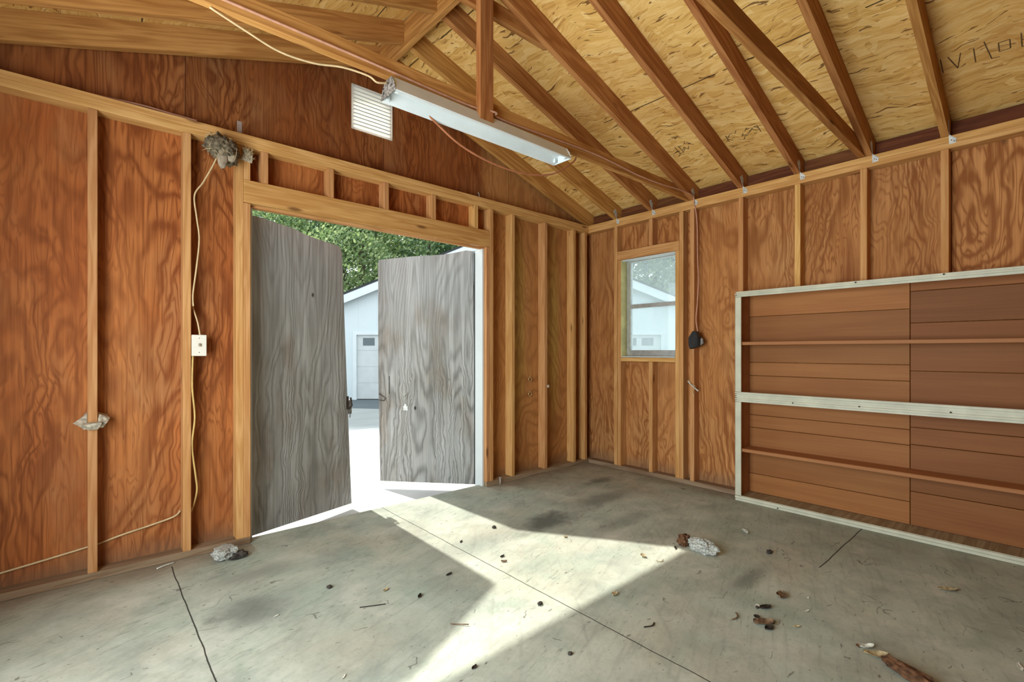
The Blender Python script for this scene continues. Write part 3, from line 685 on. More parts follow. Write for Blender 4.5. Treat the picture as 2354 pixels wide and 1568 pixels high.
# ------------------------------------------------------------------ gable vent
vt = thing('gable_vent', 'square white louvered vent glowing with daylight in the gable plywood', 'vent', (-2.41, 0, VZ0))
b = MB()
for bx in ((VX0 - .004, VX0 + .008, VZ0 - .004, VZ1 + .004), (VX1 - .008, VX1 + .004, VZ0 - .004, VZ1 + .004), (VX0 + .008, VX1 - .008, VZ0 - .004, VZ0 + .010), (VX0 + .008, VX1 - .008, VZ1 - .008, VZ1 + .004)):
    b.box(bx[0], bx[1], -.008, .03, bx[2], bx[3])
b.out('vent_frame', M['louver'], vt)
for k in range(11):
    z = VZ0 + .014 + k * .0262
    b = MB().prism([(-.004, z + .020), (.024, z - .002), (.026, z), (-.002, z + .023)], 0, VX0 + .008, VX1 - .008); lv = b.out('louver', M['louver'], vt)
    b = MB().box(VX0 + .008, VX1 - .008, -.0075, -.0045, z + .016, z + .0235); o = b.out('louver_shade_lip', M['offwhite']); o.parent = lv  # opaque lip added to draw the shade line between louvers

# ------------------------------------------------------------------ cables
def smooth_path(pts, n=6):
    P = [Vector(p) for p in pts]; out = []
    for i in range(len(P) - 1):
        p0, p1, p2, p3 = P[max(i - 1, 0)], P[i], P[i + 1], P[min(i + 2, len(P) - 1)]
        for k in range(n):
            t = k / n
            out.append(.5 * ((2 * p1) + (p2 - p0) * t + (2 * p0 - 5 * p1 + 4 * p2 - p3) * t * t + (3 * p1 - p0 - 3 * p2 + p3) * t ** 3))
    return out + [P[-1]]
def cable(pts, r, mat, label, cat='cable', group='electric cables', name='electric_cable'):
    o = MB().tube(smooth_path(pts), r, 8).out(name, M[mat], loc=pts[0]); return tag(o, label, cat, group)
cable([(-4.6, -.045, 2.449), (-4.2, -.04, 2.450), (-3.95, -.05, 2.4505), (-3.75, -.055, 2.461), (-3.62, -.06, 2.456), (-3.5, -.075, 2.448)], .0055, 'cable_pink', 'pinkish cable lying along the top plate above the light switch')
cable([(-3.397, -.155, 2.33), (-3.42, -.135, 2.23), (-3.475, -.11, 2.10), (-3.515, -.10, 2.02), (-3.505, -.098, 1.9), (-3.492, -.094, 1.78), (-3.505, -.095, 1.62), (-3.522, -.098, 1.47), (-3.520, -.095, 1.40)], .0042, 'cable_cream', 'cream cable looping down from the bird nest beside the switch stud')
cable([(-3.522, -.030, 1.43), (-3.510, -.06, 1.37), (-3.498, -.085, 1.31), (-3.487, -.088, 1.236)], .0042, 'cable_cream', 'short cream cable entering the top of the light switch')
cable([(-3.520, -.080, 1.127), (-3.5238, -.085, .95), (-3.512, -.085, .78), (-3.5238, -.08, .62), (-3.506, -.07, .45), (-3.498, -.06, .36), (-3.515, -.05, .27), (-3.5235, -.035, .24)], .0048, 'cable_yellow', 'yellow cable running down the stud below the light switch')
cable([(-3.572, -.03, .255), (-3.60, -.02, .225), (-3.70, -.012, .20), (-3.82, -.010, .178), (-3.92, -.010, .155), (-3.97, -.010, .148), (-4.1, -.010, .13), (-4.3, -.010, .105)], .005, 'cable_cream', 'cream cable running low along the plywood to the frame edge')
cable([(-4.3, -1.209, 2.478), (-3.6, -1.209, 2.474), (-3.0, -1.209, 2.470), (-2.45, -1.209, 2.462), (-2.28, -1.246, 2.4605), (-2.2, -1.209, 2.46), (-1.5, -1.208, 2.487), (-1.2, -1.212, 2.482), (-.9, -1.22, 2.462), (-.6, -1.235, 2.458), (-.3, -1.247, 2.47), (-.12, -1.247, 2.462), (-.098, -1.247, 2.40), (-.096, -1.262, 2.33), (-.075, -1.262, 2.2), (-.08, -1.268, 1.95), (-.08, -1.275, 1.75), (-.085, -1.268, 1.55), (-.095, -1.262, 1.42), (-.105, -1.282, 1.315)], .0055, 'cable_pink', 'long cable along the tie beam and down the wall to the black outlet')
cable([(-3.62, -1.185, 2.4384), (-3.5, -1.16, 2.42), (-3.36, -1.13, 2.405), (-3.22, -1.13, 2.412), (-3.10, -1.15, 2.432), (-2.99, -1.175, 2.425), (-2.95, -1.185, 2.405), (-2.90, -1.185, 2.42)], .0045, 'cable_cream', 'cream cable hanging slack under the tie beam up to the strip light')
cable([(-2.70, -1.13, 2.412), (-2.60, -1.12, 2.36), (-2.42, -1.11, 2.285), (-2.2, -1.11, 2.245), (-1.95, -1.11, 2.245), (-1.72, -1.13, 2.29), (-1.55, -1.155, 2.40), (-1.53, -1.172, 2.4376)], .0055, 'cable_brown', 'brown cable drooping in a loop below the strip light')

# ------------------------------------------------------------------ switch, outlet, fittings
sw = thing('light_switch', 'ivory light switch with cover plate fixed beside a stud, left of the grey doors', 'light switch', (-3.49, -.09, 1.18))
b = MB().box(-3.525, -3.457, -.086, -.02, 1.128, 1.236); b.out('switch_box', M['plastic'], sw)
b = MB().box(-3.5275, -3.456, -.094, -.0865, 1.122, 1.241); b.bevel(.002); b.out('cover_plate', M['plastic'], sw)
b = MB().box(-3.496, -3.488, -.106, -.0945, 1.176, 1.192); b.out('toggle', M['paper'], sw)
b = MB().blob((-3.492, -.0945, 1.222), (.003, .0015, .003), 1, 0); b.out('screw', M['steel'], sw)
b = MB().blob((-3.492, -.0945, 1.142), (.003, .0015, .003), 1, 0); b.out('screw', M['steel'], sw)

ot = thing('power_outlet', 'black surface mounted power outlet on the stud between window and shelf unit', 'power outlet', (-.09, -1.26, 1.16))
b = MB().prism([(-1.216, 1.205), (-1.216, 1.262), (-1.252, 1.318), (-1.286, 1.318), (-1.304, 1.275), (-1.304, 1.185), (-1.228, 1.165)], 0, -.145, -.0925); b.bevel(.006); b.out('housing', M['black'], ot)
b = MB().prism([(-1.228, 1.185), (-1.228, 1.255), (-1.288, 1.262), (-1.288, 1.182)], 0, -.149, -.1455); b.out('face_plate', M['black'], ot)
b = MB().prism([(-1.306, 1.195), (-1.330, 1.215), (-1.328, 1.245), (-1.306, 1.27)], 0, -.105, -.0925); b.out('mounting_ear', M['greyend'], ot)

hs = thing('hook_and_wire', 'bent metal hook twisted round the stud below the black outlet', 'metal hook', (-.091, -1.23, .85))
b = MB(); b.tube(smooth_path([(-.0985, -1.190, .893), (-.0955, -1.225, .855), (-.101, -1.255, .835), (-.099, -1.285, .812)]), .006, 6); b.out('hook_bar', M['galv'], hs)
b = MB(); b.tube(smooth_path([(-.096, -1.195, .905), (-.104, -1.22, .87), (-.108, -1.245, .86), (-.10, -1.262, .845), (-.098, -1.235, .80), (-.096, -1.245, .765)]), .0025, 6); b.out('wire_twist', M['brass'], hs)

for z, lab in ((.884, 'upper of two small brass screw hooks on the greenish plywood'), (.746, 'lower of two small brass screw hooks on the greenish plywood')):
    pts = [(-.849 + .020 * math.sin(a), -.016, z + .020 * math.cos(a)) for a in [math.radians(q) for q in range(40, 331, 24)]]
    o = MB().tube([(-.849, .0005, z + .02), (-.849, -.010, z + .022)] + pts, .0035, 6).out('screw_hook', M['brass'], loc=(-.849, 0, z)); tag(o, lab, 'screw hook', 'brass screw hooks')
o = MB(); o.blob((-.690, -.098, .816), (.015, .009, .015), 2, .1); o = o.out('round_peg', M['palemud'], loc=(-.69, -.091, .816)); tag(o, 'small round knob on the stud beside the brass hooks', 'knob')
o = MB(); o.tube([(-1.30, -.115, .001), (-1.30, -.115, .055)], .004, 8); o.box(-1.308, -1.292, -.123, -.107, .055, .062); o = o.out('drop_bolt', M['galv'], loc=(-1.30, -.115, 0)); tag(o, 'little upright drop bolt on the floor beside the white jamb', 'bolt')
o = MB().box(-3.285, -3.258, -.0035, -.0005, PT, 2.545).out('metal_strap', M['tape'], loc=(-3.27, 0, PT)); tag(o, 'pale flat strap standing above the top plate over the bird nest', 'strap')
o = MB().tube(smooth_path([(-1.44, -.004, 2.447), (-1.44, -.006, 2.48), (-1.452, -.004, 2.51)]), .006, 6).out('plaster_drip', M['palemud'], loc=(-1.44, 0, PT + .004)); tag(o, 'small pale drip on the gable plywood above the header end', 'drip')

# ------------------------------------------------------------------ nests
ns = thing('bird_nest', 'muddy bird nest with straw packed under the top plate above the switch', 'bird nest', (-3.39, -.12, 2.2))
b = MB(); b.blob((-3.392, -.150, 2.305), (.078, .058, .062), 4, .35, 4.0, 3); b.blob((-3.352, -.135, 2.27), (.046, .045, .050), 3, .4, 5, 8); b.blob((-3.435, -.14, 2.325), (.034, .035, .034), 3, .5, 6, 5)
b.out('mud_cup', M['mud'], ns)
b = MB(); b.blob((-3.395, -.182, 2.236), (.026, .010, .060), 3, .15, 3, 2); b.blob((-3.352, -.175, 2.262), (.030, .010, .036), 3, .2, 3, 4); b.out('paper_scrap', M['paper'], ns)
r2 = random.Random(4); b = MB()
for k in range(60):
    a = r2.uniform(0, 6.28); c = Vector((-3.392 + r2.uniform(-.08, .07), -.165 + r2.uniform(-.035, .03), 2.31 + r2.uniform(-.06, .05)))
    d = Vector((math.cos(a), r2.uniform(-.8, .1), math.sin(a) * .8 - .3)) * r2.uniform(.02, .055)
    b.tube([c - d * .5, c + Vector((0, -.005, .004)), c + d * .5], .0013, 4)
o = b.out('straw', M['straw'], ns); o['kind'] = 'stuff'
sc = thing('straw_clump', 'pale straw clump stuck on the stud beside the bird nest', 'straw clump', (-3.255, -.095, 2.28))
b = MB(); b.prism([(-3.285, 2.285), (-3.225, 2.275), (-3.224, 2.315), (-3.245, 2.352), (-3.275, 2.355), (-3.268, 2.32)], 1, -.103, -.0900); b.out('pale_crust', M['palemud'], sc)
b = MB()
for k in range(40):
    c = Vector((-3.252 + r2.uniform(-.03, .03), -.108 + r2.uniform(-.006, .004), 2.325 + r2.uniform(-.04, .03))); a = r2.uniform(0, 3.14)
    d = Vector((math.cos(a) * .6, -.2, math.sin(a))) * r2.uniform(.02, .05)
    b.tube([c - d * .5, c + d * .5], .0012, 4)
o = b.out('straw', M['straw'], sc); o['kind'] = 'stuff'
md = thing('mud_ledge', 'pale half-cup of dried mud wrapped round the stud at hip height', 'mud nest', (-3.945, -.1, .757))
b = MB()
def loft(rings):
    R_ = [[b.b.verts.new(p) for p in r] for r in rings]
    n = len(R_[0])
    for A, B in zip(R_, R_[1:]):
        for k in range(n): b.b.faces.new([A[k], A[(k + 1) % n], B[(k + 1) % n], B[k]])
    b.b.faces.new(R_[0][::-1]); b.b.faces.new(R_[-1])
loft([[(-3.965, -.091, .757), (-3.922, -.091, .757), (-3.926, -.112, .757), (-3.96, -.112, .757)], [(-3.978, -.091, .775), (-3.908, -.091, .775), (-3.915, -.135, .776), (-3.968, -.133, .774)], [(-3.985, -.091, .792), (-3.905, -.091, .795), (-3.91, -.14, .792), (-3.975, -.14, .790)]])
loft([[(-3.9645, -.09, .760), (-3.9645, -.02, .765), (-3.985, -.03, .768), (-3.978, -.098, .762)], [(-3.9645, -.09, .79), (-3.9645, -.006, .79), (-4.015, -.02, .79), (-4.0, -.115, .785)], [(-3.9645, -.07, .835), (-3.9645, -.006, .84), (-3.995, -.01, .80), (-4.018, -.075, .792)]])
loft([[(-3.9235, -.09, .762), (-3.9235, -.02, .765), (-3.90, -.03, .770), (-3.905, -.098, .764)], [(-3.9235, -.09, .80), (-3.9235, -.006, .79), (-3.878, -.02, .792), (-3.888, -.112, .79)], [(-3.9235, -.07, .832), (-3.9235, -.006, .835), (-3.888, -.01, .822), (-3.876, -.07, .808)]])
bmesh.ops.subdivide_edges(b.b, edges=list(b.b.edges), cuts=3, use_grid_fill=True)
for v in b.b.verts:
    if v.co.y < -.0925 or v.co.x < -3.9655 or v.co.x > -3.9225: v.co += Vector((0, -.004, .004)) * mnoise.noise(v.co * 60)
b.out('mud_body', M['palemud'], md)

# ------------------------------------------------------------------ stamps inked on the deck
def stamp(cx, cy, strokes, label):
    b = MB()
    for (x0, y0, x1, y1) in strokes:
        P = []
        for (px, py) in ((x0, y0), (x1, y1)):
            X = cx + px; P.append(Vector((X, cy + py, zd(X) - .0015)))
        d = (P[1] - P[0]).normalized(); s_ = Vector((0, 0, 1)).cross(d).normalized() * .0024
        b.b.faces.new([b.b.verts.new(q) for q in (P[0] - s_, P[1] - s_, P[1] + s_, P[0] + s_)])
    r_ = bmesh.ops.extrude_face_region(b.b, geom=list(b.b.faces)); bmesh.ops.translate(b.b, vec=(0, 0, .001), verts=[q for q in r_['geom'] if isinstance(q, bmesh.types.BMVert)])
    o = b.out('grade_stamp', M['ink'], loc=(cx, cy, zd(cx))); return tag(o, label, 'ink stamp', 'ink stamps on the deck')
r3 = random.Random(11)
def scrawl(w, h, n, bars):
    s_ = [(-h / 2, b_, h / 2, b_) for b_ in bars]
    for k in range(n):
        x = r3.uniform(-h / 2, h / 2); y = r3.uniform(-w / 2, w / 2)
        s_.append((x, y, x + r3.choice((-1, 1, 0, 0)) * h * .35, y + r3.choice((-.02, .02, .03))))
    return s_
stamp(-.50, -1.40, scrawl(.16, .08, 12, (.08, .05)), 'faded illegible stamp on the deck between the third and fourth rafters')
stamp(-.45, -1.80, scrawl(.22, .07, 22, (.11, -.11)), 'faded illegible stamp on the deck between the fourth and fifth rafters')
stamp(-.46, -3.03, [(-.05, .16, .05, .16), (-.05, .13, .05, .10), (.05, .10, -.05, .08), (-.05, .03, .05, .03), (-.07, -.01, .06, -.03), (.06, -.03, .065, -.06), (-.03, -.06, .03, -.06), (-.03, -.10, .03, -.10), (.03, -.06, .03, -.10), (-.03, -.06, -.03, -.10), (-.045, -.14, .045, -.14), (.045, -.14, .045, -.18), (0, -.14, 0, -.17)], 'large worn stamp of block strokes on the darkest deck bay')

# ------------------------------------------------------------------ floor litter
GL = 'litter on the floor'
def lump(name, x, y, r, mat, label, cat, seed, amp=.3, sub=3):
    o = MB().blob((x, y, r[2] * .80), r, sub, amp, 2.2, seed, smooth=False)
    for v in o.b.verts: v.co.z = max(v.co.z, .0005)
    o = o.out(name, M[mat], loc=(x, y, 0)); o.rotation_euler.z = 0; return tag(o, label, cat, GL)
def leaf(x, y, l, w, rot, mat, label, curl=.4, name='dry_leaf', cat='leaf', seed=0):
    l *= .80; w *= .85
    b = MB(); nx, ny = 7, 4; V = []; rl = random.Random(seed * 7 + 1)
    for i in range(nx + 1):
        t = i / nx; row = []
        ww = w * math.sin(math.pi * min(.97, t * .93 + .04)) ** .7 * (1 + .25 * mnoise.noise(Vector((t * 5, seed, 0))))
        for j in range(ny + 1):
            s_ = j / ny - .5
            z = .0015 + curl * l * (abs(s_) ** 1.5 * .8 + (t - .5) ** 2 * .55) + .06 * l * (mnoise.noise(Vector((t * 4, s_ * 4, seed * 2.3))) + .5)
            row.append(b.b.verts.new(((t - .5) * l, s_ * ww, max(.001, z))))
        V.append(row)
    for i in range(nx):
        for j in range(ny):
            b.b.faces.new([V[i][j], V[i + 1][j], V[i + 1][j + 1], V[i][j + 1]])
    g_ = bmesh.ops.extrude_face_region(b.b, geom=list(b.b.faces)); bmesh.ops.translate(b.b, vec=(0, 0, .0012), verts=[q for q in g_['geom'] if isinstance(q, bmesh.types.BMVert)])
    zmin = min(v.co.z for v in b.b.verts)
    for v in b.b.verts: v.co.z -= zmin - .0004
    o = b.out(name, M[mat]); o.location = (x, y, 0); o.rotation_euler.z = rot; return tag(o, label, cat, GL)
def twig(x, y, pts, r, mat, label, name='twig', cat='twig'):
    o = MB().tube(smooth_path([(x + a, y + c, r + d) for a, c, d in pts], 4), r, 6).out(name, M[mat], loc=(x, y, 0)); return tag(o, label, cat, GL)

ck = thing('concrete_chunk', 'broken concrete chunk beside the door post below the light switch', 'rubble', (-3.38, -.22, 0), GL)
b = MB(); b.blob((-3.385, -.235, .035), (.060, .055, .042), 3, .45, 1.6, 21, smooth=False)
for v in b.b.verts: v.co.z = min(max(v.co.z, .001), .062)
b.out('pale_top', M['rock'], ck)
b = MB(); b.blob((-3.335, -.275, .016), (.050, .030, .020), 3, .4, 2, 9, smooth=False)
for v in b.b.verts: v.co.z = max(v.co.z, .001)
b.out('dark_side', M['darkrock'], ck)
lump('stone', -1.325, -1.945, (.046, .092, .040), 'rock', 'white speckled stone at the tip of the sunlit strip', 'stone', 5, .42)
lump('stone', -1.322, -1.828, (.036, .034, .038), 'bark', 'brown lump beside the white speckled stone', 'stone', 14, .4)
lump('pebble', -1.058, -2.204, (.022, .014, .010), 'darkrock', 'black pebble on the floor in front of the shelf unit', 'pebble', 2)
lump('pebble', -3.084, -.95, (.013, .012, .008), 'darkrock', 'black pebble on the shaded floor below the darker door', 'pebble', 3)
lump('pebble', -2.426, -1.735, (.014, .009, .008), 'darkrock', 'dark pebble in the sunlit strip beside the long floor joint', 'pebble', 4)
lump('pebble', -1.983, -.867, (.014, .012, .009), 'darkrock', 'dark pebble near the edge of the sunlit strip close to the doors', 'pebble', 6)
lump('pebble', -2.594, -2.066, (.009, .008, .006), 'darkrock', 'tiny dark pebble on the shaded floor past the sunlit strip', 'pebble', 7)
lump('pebble', -1.72, -2.40, (.008, .007, .006), 'darkrock', 'tiny black pebble between two pale leaves', 'pebble', 8)
leaf(-.832, -1.974, .085, .034, .9, 'chip', 'whitish curled scrap on the floor nearest the shelf unit corner', .35, 'paper_scrap', 'scrap', 1)
leaf(-1.529, -2.434, .085, .055, .3, 'leafbrown', 'curled brown leaf on the floor beyond the grey oil streak', .5, seed=2)
leaf(-1.693, -2.426, .070, .035, -.5, 'leafdark', 'dark curled leaf with a pale edge between floor scraps', .55, seed=3)
leaf(-1.705, -2.395, .035, .022, .2, 'chip', 'small white chip against the dark curled leaf', .4, 'chip', 'chip', 31)
leaf(-1.835, -2.474, .110, .055, -.75, 'leafbrown', 'largest brown curled leaf on the open floor', .55, seed=4)
leaf(-1.855, -2.50, .050, .034, -.4, 'leafdark', 'dark torn leaf scrap at the end of the largest brown leaf', .6, seed=41)
leaf(-1.800, -2.43, .034, .028, 1.0, 'leafdark', 'round dark leaf scrap at the top of the largest brown leaf', .7, seed=42)
leaf(-2.101, -1.907, .045, .034, .4, 'leaftan', 'pale leaf standing near the shaded edge of the sunlit strip', .7, seed=5)
leaf(-1.636, -1.755, .045, .030, 1.2, 'leaftan', 'tan leaf curled into a ring in the sunlit strip', .9, seed=6)
leaf(-2.89, -1.155, .040, .020, .4, 'leaftan', 'small pale leaf on the shaded floor in front of the darker door', .5, seed=7)
leaf(-2.798, -1.313, .048, .018, .7, 'leafdark', 'dark leaf sliver on the shaded floor near the sunlit strip', .5, seed=8)
leaf(-2.572, -1.221, .050, .018, .2, 'leafdark', 'dark leaf at the edge of the long door shadow', .4, seed=9)
leaf(-2.26, -1.29, .040, .020, -.6, 'leafbrown', 'brown leaf scrap beside the long floor joint in the sun', .5, seed=10)
leaf(-2.225, -1.235, .045, .016, .2, 'leafdark', 'dark leaf sliver in the sun just past the floor joint', .4, seed=11)
leaf(-2.276, -.912, .040, .016, .6, 'leafdark', 'dark sliver on the sunlit floor close to the door shadow', .3, seed=12)
leaf(-1.75, -1.278, .035, .020, .1, 'leaftan', 'pale leaf on the border of the right hand door shadow', .5, seed=13)
leaf(-.868, -2.942, .105, .040, -.9, 'leaftan', 'long pale leaf on the brownish floor in front of the shelves', .35, seed=14)
leaf(-1.425, -3.198, .060, .018, .3, 'chip', 'pale wood chip at the far edge of the floor', .2, 'chip', 'chip', 15)
leaf(-3.35, -1.047, .032, .010, .3, 'chip', 'small white chip lying in the dark floor stain', .2, 'chip', 'chip', 16)
leaf(-3.287, -1.622, .030, .010, .8, 'chip', 'white chip on the shaded floor at the near edge', .2, 'chip', 'chip', 17)
leaf(-2.912, -1.888, .035, .016, .3, 'leafdark', 'dark leaf scrap at the near end of the sunlit strip', .5, seed=18)
leaf(-1.583, -2.556, .030, .012, -.4, 'chip', 'white sliver on the floor past the curled leaves', .3, 'chip', 'chip', 19)
leaf(-1.751, -2.569, .034, .016, -.9, 'leaftan', 'yellowish leaf on the floor past the largest brown leaf', .5, seed=20)
leaf(-1.45, -2.52, .020, .012, .5, 'chip', 'tiny white chip in front of the shelf unit', .3, 'chip', 'chip', 33)
leaf(-1.396, -1.815, .05, .014, .5, 'leafdark', 'thin dark leaf beside the brown lump at the shadow edge', .4, seed=34)
twig(-3.655, -.138, [(-.035, -.012, 0), (0, 0, .003), (.045, .018, 0)], .0038, 'chip', 'pale bent nail on the floor where the joint meets the wall', 'nail', 'nail')
twig(-2.796, -1.637, [(-.03, .03, .006), (0, .01, .002), (.028, -.02, .004)], .0022, 'leafbrown', 'thin brown twig in the sunlit strip near the door shadow')
twig(-1.87, -2.368, [(-.03, .0, 0), (0, -.01, .004), (.035, .012, .002)], .0028, 'leafbrown', 'short curved twig near the dark curled leaf')
twig(-1.62, -1.86, [(-.02, .02, .004), (0, 0, .001), (.025, .005, .004)], .002, 'leaftan', 'forked straw bit lying in the sunlit strip')
twig(-3.0, -1.25, [(-.05, .03, 0), (0, 0, .002), (.05, -.02, 0)], .002, 'leafdark', 'thin dark twig on the shaded floor before the darker door')
twig(-2.2, -2.17, [(-.03, .02, 0), (0, 0, .003), (.03, .01, 0)], .0025, 'leafdark', 'dark twig on the shaded floor beyond the sunlit strip')
bk = thing('bark_piece', 'reddish brown bark piece with torn paper at the near floor edge', 'bark', (-1.77, -2.88, 0), GL)
b = MB(); b.blob((-1.80, -2.945, .018), (.030, .085, .022), 3, .35, 2, 3, smooth=False)
for v in b.b.verts:
    v.co.z = max(v.co.z, .001)
    dx, dy = v.co.x + 1.80, v.co.y + 2.945; a = -.42; v.co.x = -1.80 + dx * math.cos(a) - dy * math.sin(a); v.co.y = -2.945 + dx * math.sin(a) + dy * math.cos(a)
b.out('bark_strip', M['bark'], bk)
for (x, y, l, w_, ro, mt, sd) in ((-1.735, -2.835, .10, .05, -1.0, 'leaftan', 1), (-1.70, -2.80, .07, .03, -.7, 'chip', 2), (-1.745, -2.885, .06, .04, -.3, 'leafdark', 3), (-1.715, -2.775, .03, .02, .3, 'leafbrown', 4)):
    o = leaf(x, y, l, w_, ro, mt, '', .45, 'torn_paper', 'x', 50 + sd)
    for k_ in ('label', 'category', 'group'): del o[k_]
    o.parent = bk; o.matrix_parent_inverse = Matrix.Translation(-Vector(bk.location))

# ------------------------------------------------------------------ outbuilding across the drive
yaw = math.radians(41.456); Fv = Vector((math.sin(yaw), math.cos(yaw), 0)); Rv = Vector((math.cos(yaw), -math.sin(yaw), 0))
CAM = Vector((-3.965, -3.286, 1.15))
D = 15.8; base = -.45
bo = CAM + Fv * D - Rv * .17; bo.z = base
barn = thing('outbuilding', 'white gabled outbuilding with sectional garage doors across the driveway', 'building', bo)
barn.rotation_euler.z = -yaw; bpy.context.view_layer.update()
MBW = Matrix.Translation(bo) @ Matrix.Rotation(-yaw, 4, 'Z')
def bpart(nm, mb, mat, parent=None):
    o = mb.out(nm, mat); o.parent = parent or barn; return o
HW, EH, PK = 7.0, 2.70, 5.50
DRS = [(-4.93, -.55), (.55, 5.06)]; DT = 2.13
b = MB(); segs = [-HW] + [q for d in DRS for q in d] + [HW]
for i in range(0, len(segs), 2): b.box(segs[i], segs[i + 1], 0, .12, 0, EH)
for d in DRS: b.box(d[0], d[1], 0, .12, DT, EH)
b.prism([(-HW, EH), (HW, EH), (0, PK)], 1, 0, .12)
b.box(-HW, -HW + .12, .12, 9, 0, EH); b.box(HW - .12, HW, .12, 9, 0, EH); b.box(-HW, HW, 9, 9.12, 0, EH)
bpart('wall', b, M['siding'])
b = MB(); sl = (PK - EH) / HW
for s in (-1, 1):
    b.prism([(0, PK + .02), (s * (HW + .4), EH - .4 * sl + .02), (s * (HW + .4), EH - .4 * sl + .09), (0, PK + .09)], 1, -.30, 9.3)
bpart('roof', b, M['shingle'])
for s in (-1, 1):
    b = MB().prism([(0, PK - .25), (s * (HW + .4), EH - .4 * sl - .25), (s * (HW + .4), EH - .4 * sl + .02), (0, PK + .02)], 1, -.29, -.26); bpart('rake_board', b, M['barntrim'])
for d in DRS:
    dr = MB()
    for k in range(4): dr.box(d[0], d[1], .03, .07, .02 + k * DT / 4 + .006, .02 + (k + 1) * DT / 4 - .006)
    dr.box(d[0], d[1], .04, .06, 0.02, DT)
    dd = bpart('garage_door', dr, M['barndoor'])
    nw = int((d[1] - d[0] - .2) / .56)
    st = d[0] + .20 if d[0] < 0 else d[1] - .22 - (nw * .56 - .16)
    for k in range(nw):
        x0 = st + k * .56
        bpart('window', MB().box(x0, x0 + .38, .022, .031, 1.78, 2.03), M['glassdark'], dd)
    f = MB().box(d[0] - .12, d[0], -.03, .0, 0, DT + .10); f.box(d[1], d[1] + .12, -.03, 0, 0, DT + .10); f.box(d[0], d[1], -.03, 0, DT, DT + .10)
    bpart('door_trim', f, M['barntrim'])

# ------------------------------------------------------------------ trees behind
def crown_mesh(seed, n, lobes):
    r_ = random.Random(seed); b = bmesh.new()
    for k in range(n):
        c, rad = lobes[r_.randrange(len(lobes))]
        v = Vector((r_.gauss(0, 1), r_.gauss(0, 1), r_.gauss(0, 1))).normalized()
        q = r_.uniform(.55, 1.0) ** .5
        p = Vector(c) + Vector((v.x * rad[0], v.y * rad[1], v.z * rad[2])) * q * (1 + .18 * mnoise.noise(v * 3 + Vector((seed, 0, 0))))
        s_ = r_.uniform(.06, .13)
        a = Vector((r_.gauss(0, 1), r_.gauss(0, 1), r_.gauss(0, 1))).normalized(); t = a.orthogonal().normalized(); u = a.cross(t)
        b.faces.new([b.verts.new(p + x) for x in (t * s_, u * s_ * .55, -t * s_, -u * s_ * .55)])
    me = bpy.data.meshes.new('crown'); b.to_mesh(me); b.free(); return me
cms = []
for sd in range(3):
    r_ = random.Random(sd + 30); lobes = []
    for k in range(13):
        a = r_.uniform(0, 6.28); h = r_.uniform(1.6, 9.2); rr = r_.uniform(.3, 1) * (2.7 if 3 < h < 7.5 else 1.6)
        q = r_.uniform(1.3, 2.2); lobes.append(((math.cos(a) * rr, math.sin(a) * rr, h), (q, q, q * .85)))
    cms.append(crown_mesh(sd, 17000, lobes))
tb = MB().tube([(0, 0, -.2), (.1, .05, 2), (-.1, .1, 5), (.2, 0, 8.5)], .2, 8, radii=[.32, .24, .17, .05])
for (x, y, z) in ((1.8, .5, 5.5), (-1.7, 1.0, 6.2), (.6, -1.9, 6.8), (-.9, -1.6, 4.6)): tb.tube([(0, .05, 3.0), (x * .5, y * .5, z - 1), (x, y, z)], .08, 6, radii=[.11, .08, .03])
tbo = tb.out('trunk', M['trunk']); tme = tbo.data; bpy.data.objects.remove(tbo)
spots = [(-19, 27, 1.1), (-15.0, 25.5, 1.0), (-11.5, 27.5, 1.12), (-8.2, 26, 1.1), (-5.0, 28.5, 1.1), (-1.0, 29, .98), (3.2, 30, 1.1), (6.8, 28.5, 1.15), (10.2, 29.5, 1.2), (13.6, 27.5, 1.1), (-17, 33, 1.35), (-9.5, 34, 1.35), (-3, 35, 1.3), (4.5, 37, 1.35), (11, 36, 1.45)]
tl = ['outermost green tree behind the darker door', 'bright green tree above the darker door', 'tree over the low roof edge of the outbuilding', 'yellow-green tree in the gap between the doors', 'tree above the lighter door, seen over its top edge',
      'tree behind the outbuilding ridge', 'tree hidden behind the room corner', 'tree at the roof edge seen in the window', 'tree filling the upper window pane', 'tree past the window side of the outbuilding',
      'tall tree in the second row over the darker door', 'tall tree in the second row over the door gap', 'tall tree in the second row over the lighter door', 'tall tree in the second row behind the corner', 'tall tree in the second row behind the window']
for i, (lat, dp, sc_) in enumerate(spots):
    p = CAM + Rv * lat + Fv * dp; p.z = gz(16.5)
    t = thing('tree', tl[i], 'tree', p, 'trees beyond the outbuilding'); t.rotation_euler.z = i * 1.37; t.scale = (sc_, sc_, sc_)
    me = cms[i % 3]
    o = bpy.data.objects.new('crown', me); COL.objects.link(o); o.parent = t
    if not me.materials: me.materials.append(M['leaf_a'])
    o.material_slots[0].link = 'OBJECT'; o.material_slots[0].material = M['leaf_a'] if i % 2 else M['leaf_b']
    o = bpy.data.objects.new('trunk', tme); COL.objects.link(o); o.parent = t

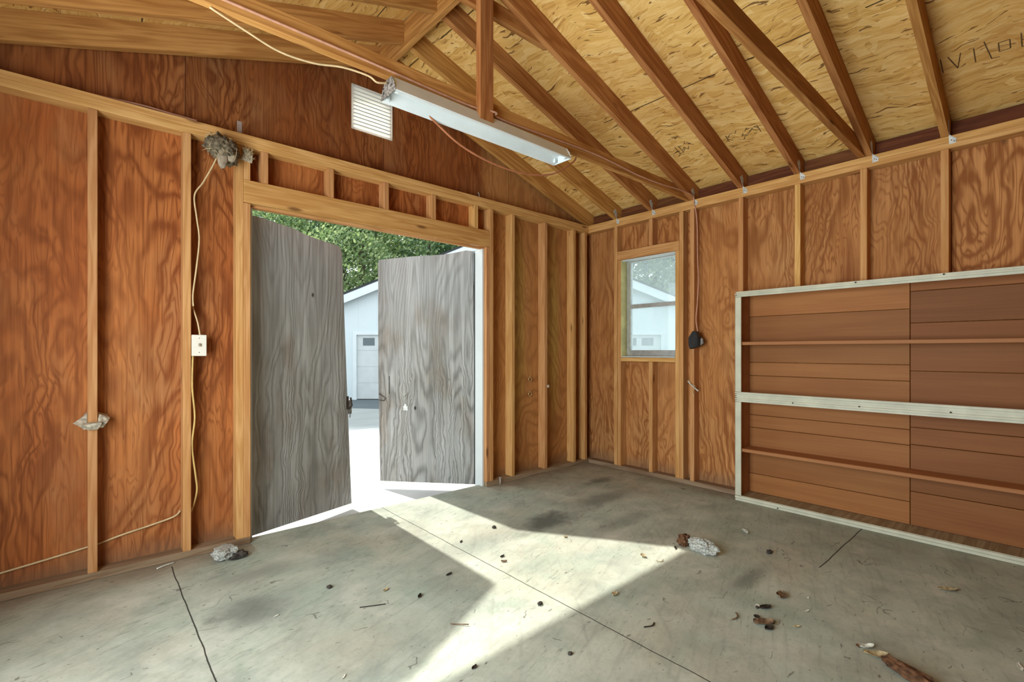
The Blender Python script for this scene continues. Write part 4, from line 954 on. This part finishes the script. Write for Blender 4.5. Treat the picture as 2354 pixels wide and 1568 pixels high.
# ------------------------------------------------------------------ camera
cam = bpy.data.cameras.new('camera'); co = bpy.data.objects.new('camera', cam); COL.objects.link(co)
co.location = CAM; co.rotation_euler = (math.radians(90), 0, -yaw)
cam.sensor_fit = 'HORIZONTAL'; cam.sensor_width = 36; cam.lens = 36 * 1106 / 2354
cam.shift_y = (807 - 784) / 2354; cam.clip_start = .05; cam.clip_end = 300
scene.camera = co

# ------------------------------------------------------------------ light
SUN, SKY, SIDE = 6.8, 1.9, 108.0
sd = bpy.data.lights.new('sun', 'SUN'); so = bpy.data.objects.new('sun', sd); COL.objects.link(so)
so.rotation_euler = Vector((.034, -1, -1.09)).to_track_quat('-Z', 'Y').to_euler(); sd.energy = SUN; sd.angle = math.radians(.9); sd.color = (1, .955, .86)
w = bpy.data.worlds.new('sky'); scene.world = w; w.use_nodes = True
bg = w.node_tree.nodes['Background']; bg.inputs[0].default_value = (.86, .95, 1.0, 1); bg.inputs[1].default_value = SKY
def portal(name, loc, rot, sx, sy):
    a = bpy.data.lights.new(name, 'AREA'); a.shape = 'RECTANGLE'; a.size = sx; a.size_y = sy; a.cycles.is_portal = True
    o = bpy.data.objects.new(name, a); COL.objects.link(o); o.location = loc; o.rotation_euler = rot
H = math.pi / 2
a = bpy.data.lights.new('added_side_light', 'AREA'); a.shape = 'RECTANGLE'; a.size = 1.86; a.size_y = 1.7; a.energy = SIDE; a.color = (.93, 1.0, 1.0); a.spread = math.radians(170)  # added area lamp standing for daylight, fills the room from the left
o = bpy.data.objects.new('added_side_light', a); COL.objects.link(o); o.location = (XL - .02, -2.05, 1.18)
o.rotation_euler = Vector((1, .0, .10)).to_track_quat('-Z', 'Z').to_euler()
portal('daylight_door_opening', (-2.33, .06, 1.0), (-H, 0, 0), 1.8, 2.1)
portal('daylight_small_window', (.035, -.78, 1.56), (H, 0, H), .58, .94)

vs_ = scene.view_settings
scene.display_settings.display_device = 'sRGB'
vs_.view_transform = 'Standard'; vs_.look = 'None'; vs_.gamma = 1.0; vs_.use_curve_mapping = False
vs_.exposure = 0.10
scene.cycles.max_bounces = 10; scene.cycles.diffuse_bounces = 7; scene.cycles.transparent_max_bounces = 12
scene.cycles.caustics_reflective = False; scene.cycles.caustics_refractive = False
scene.cycles.sample_clamp_indirect = 6.0
scene.cycles.use_denoising = True
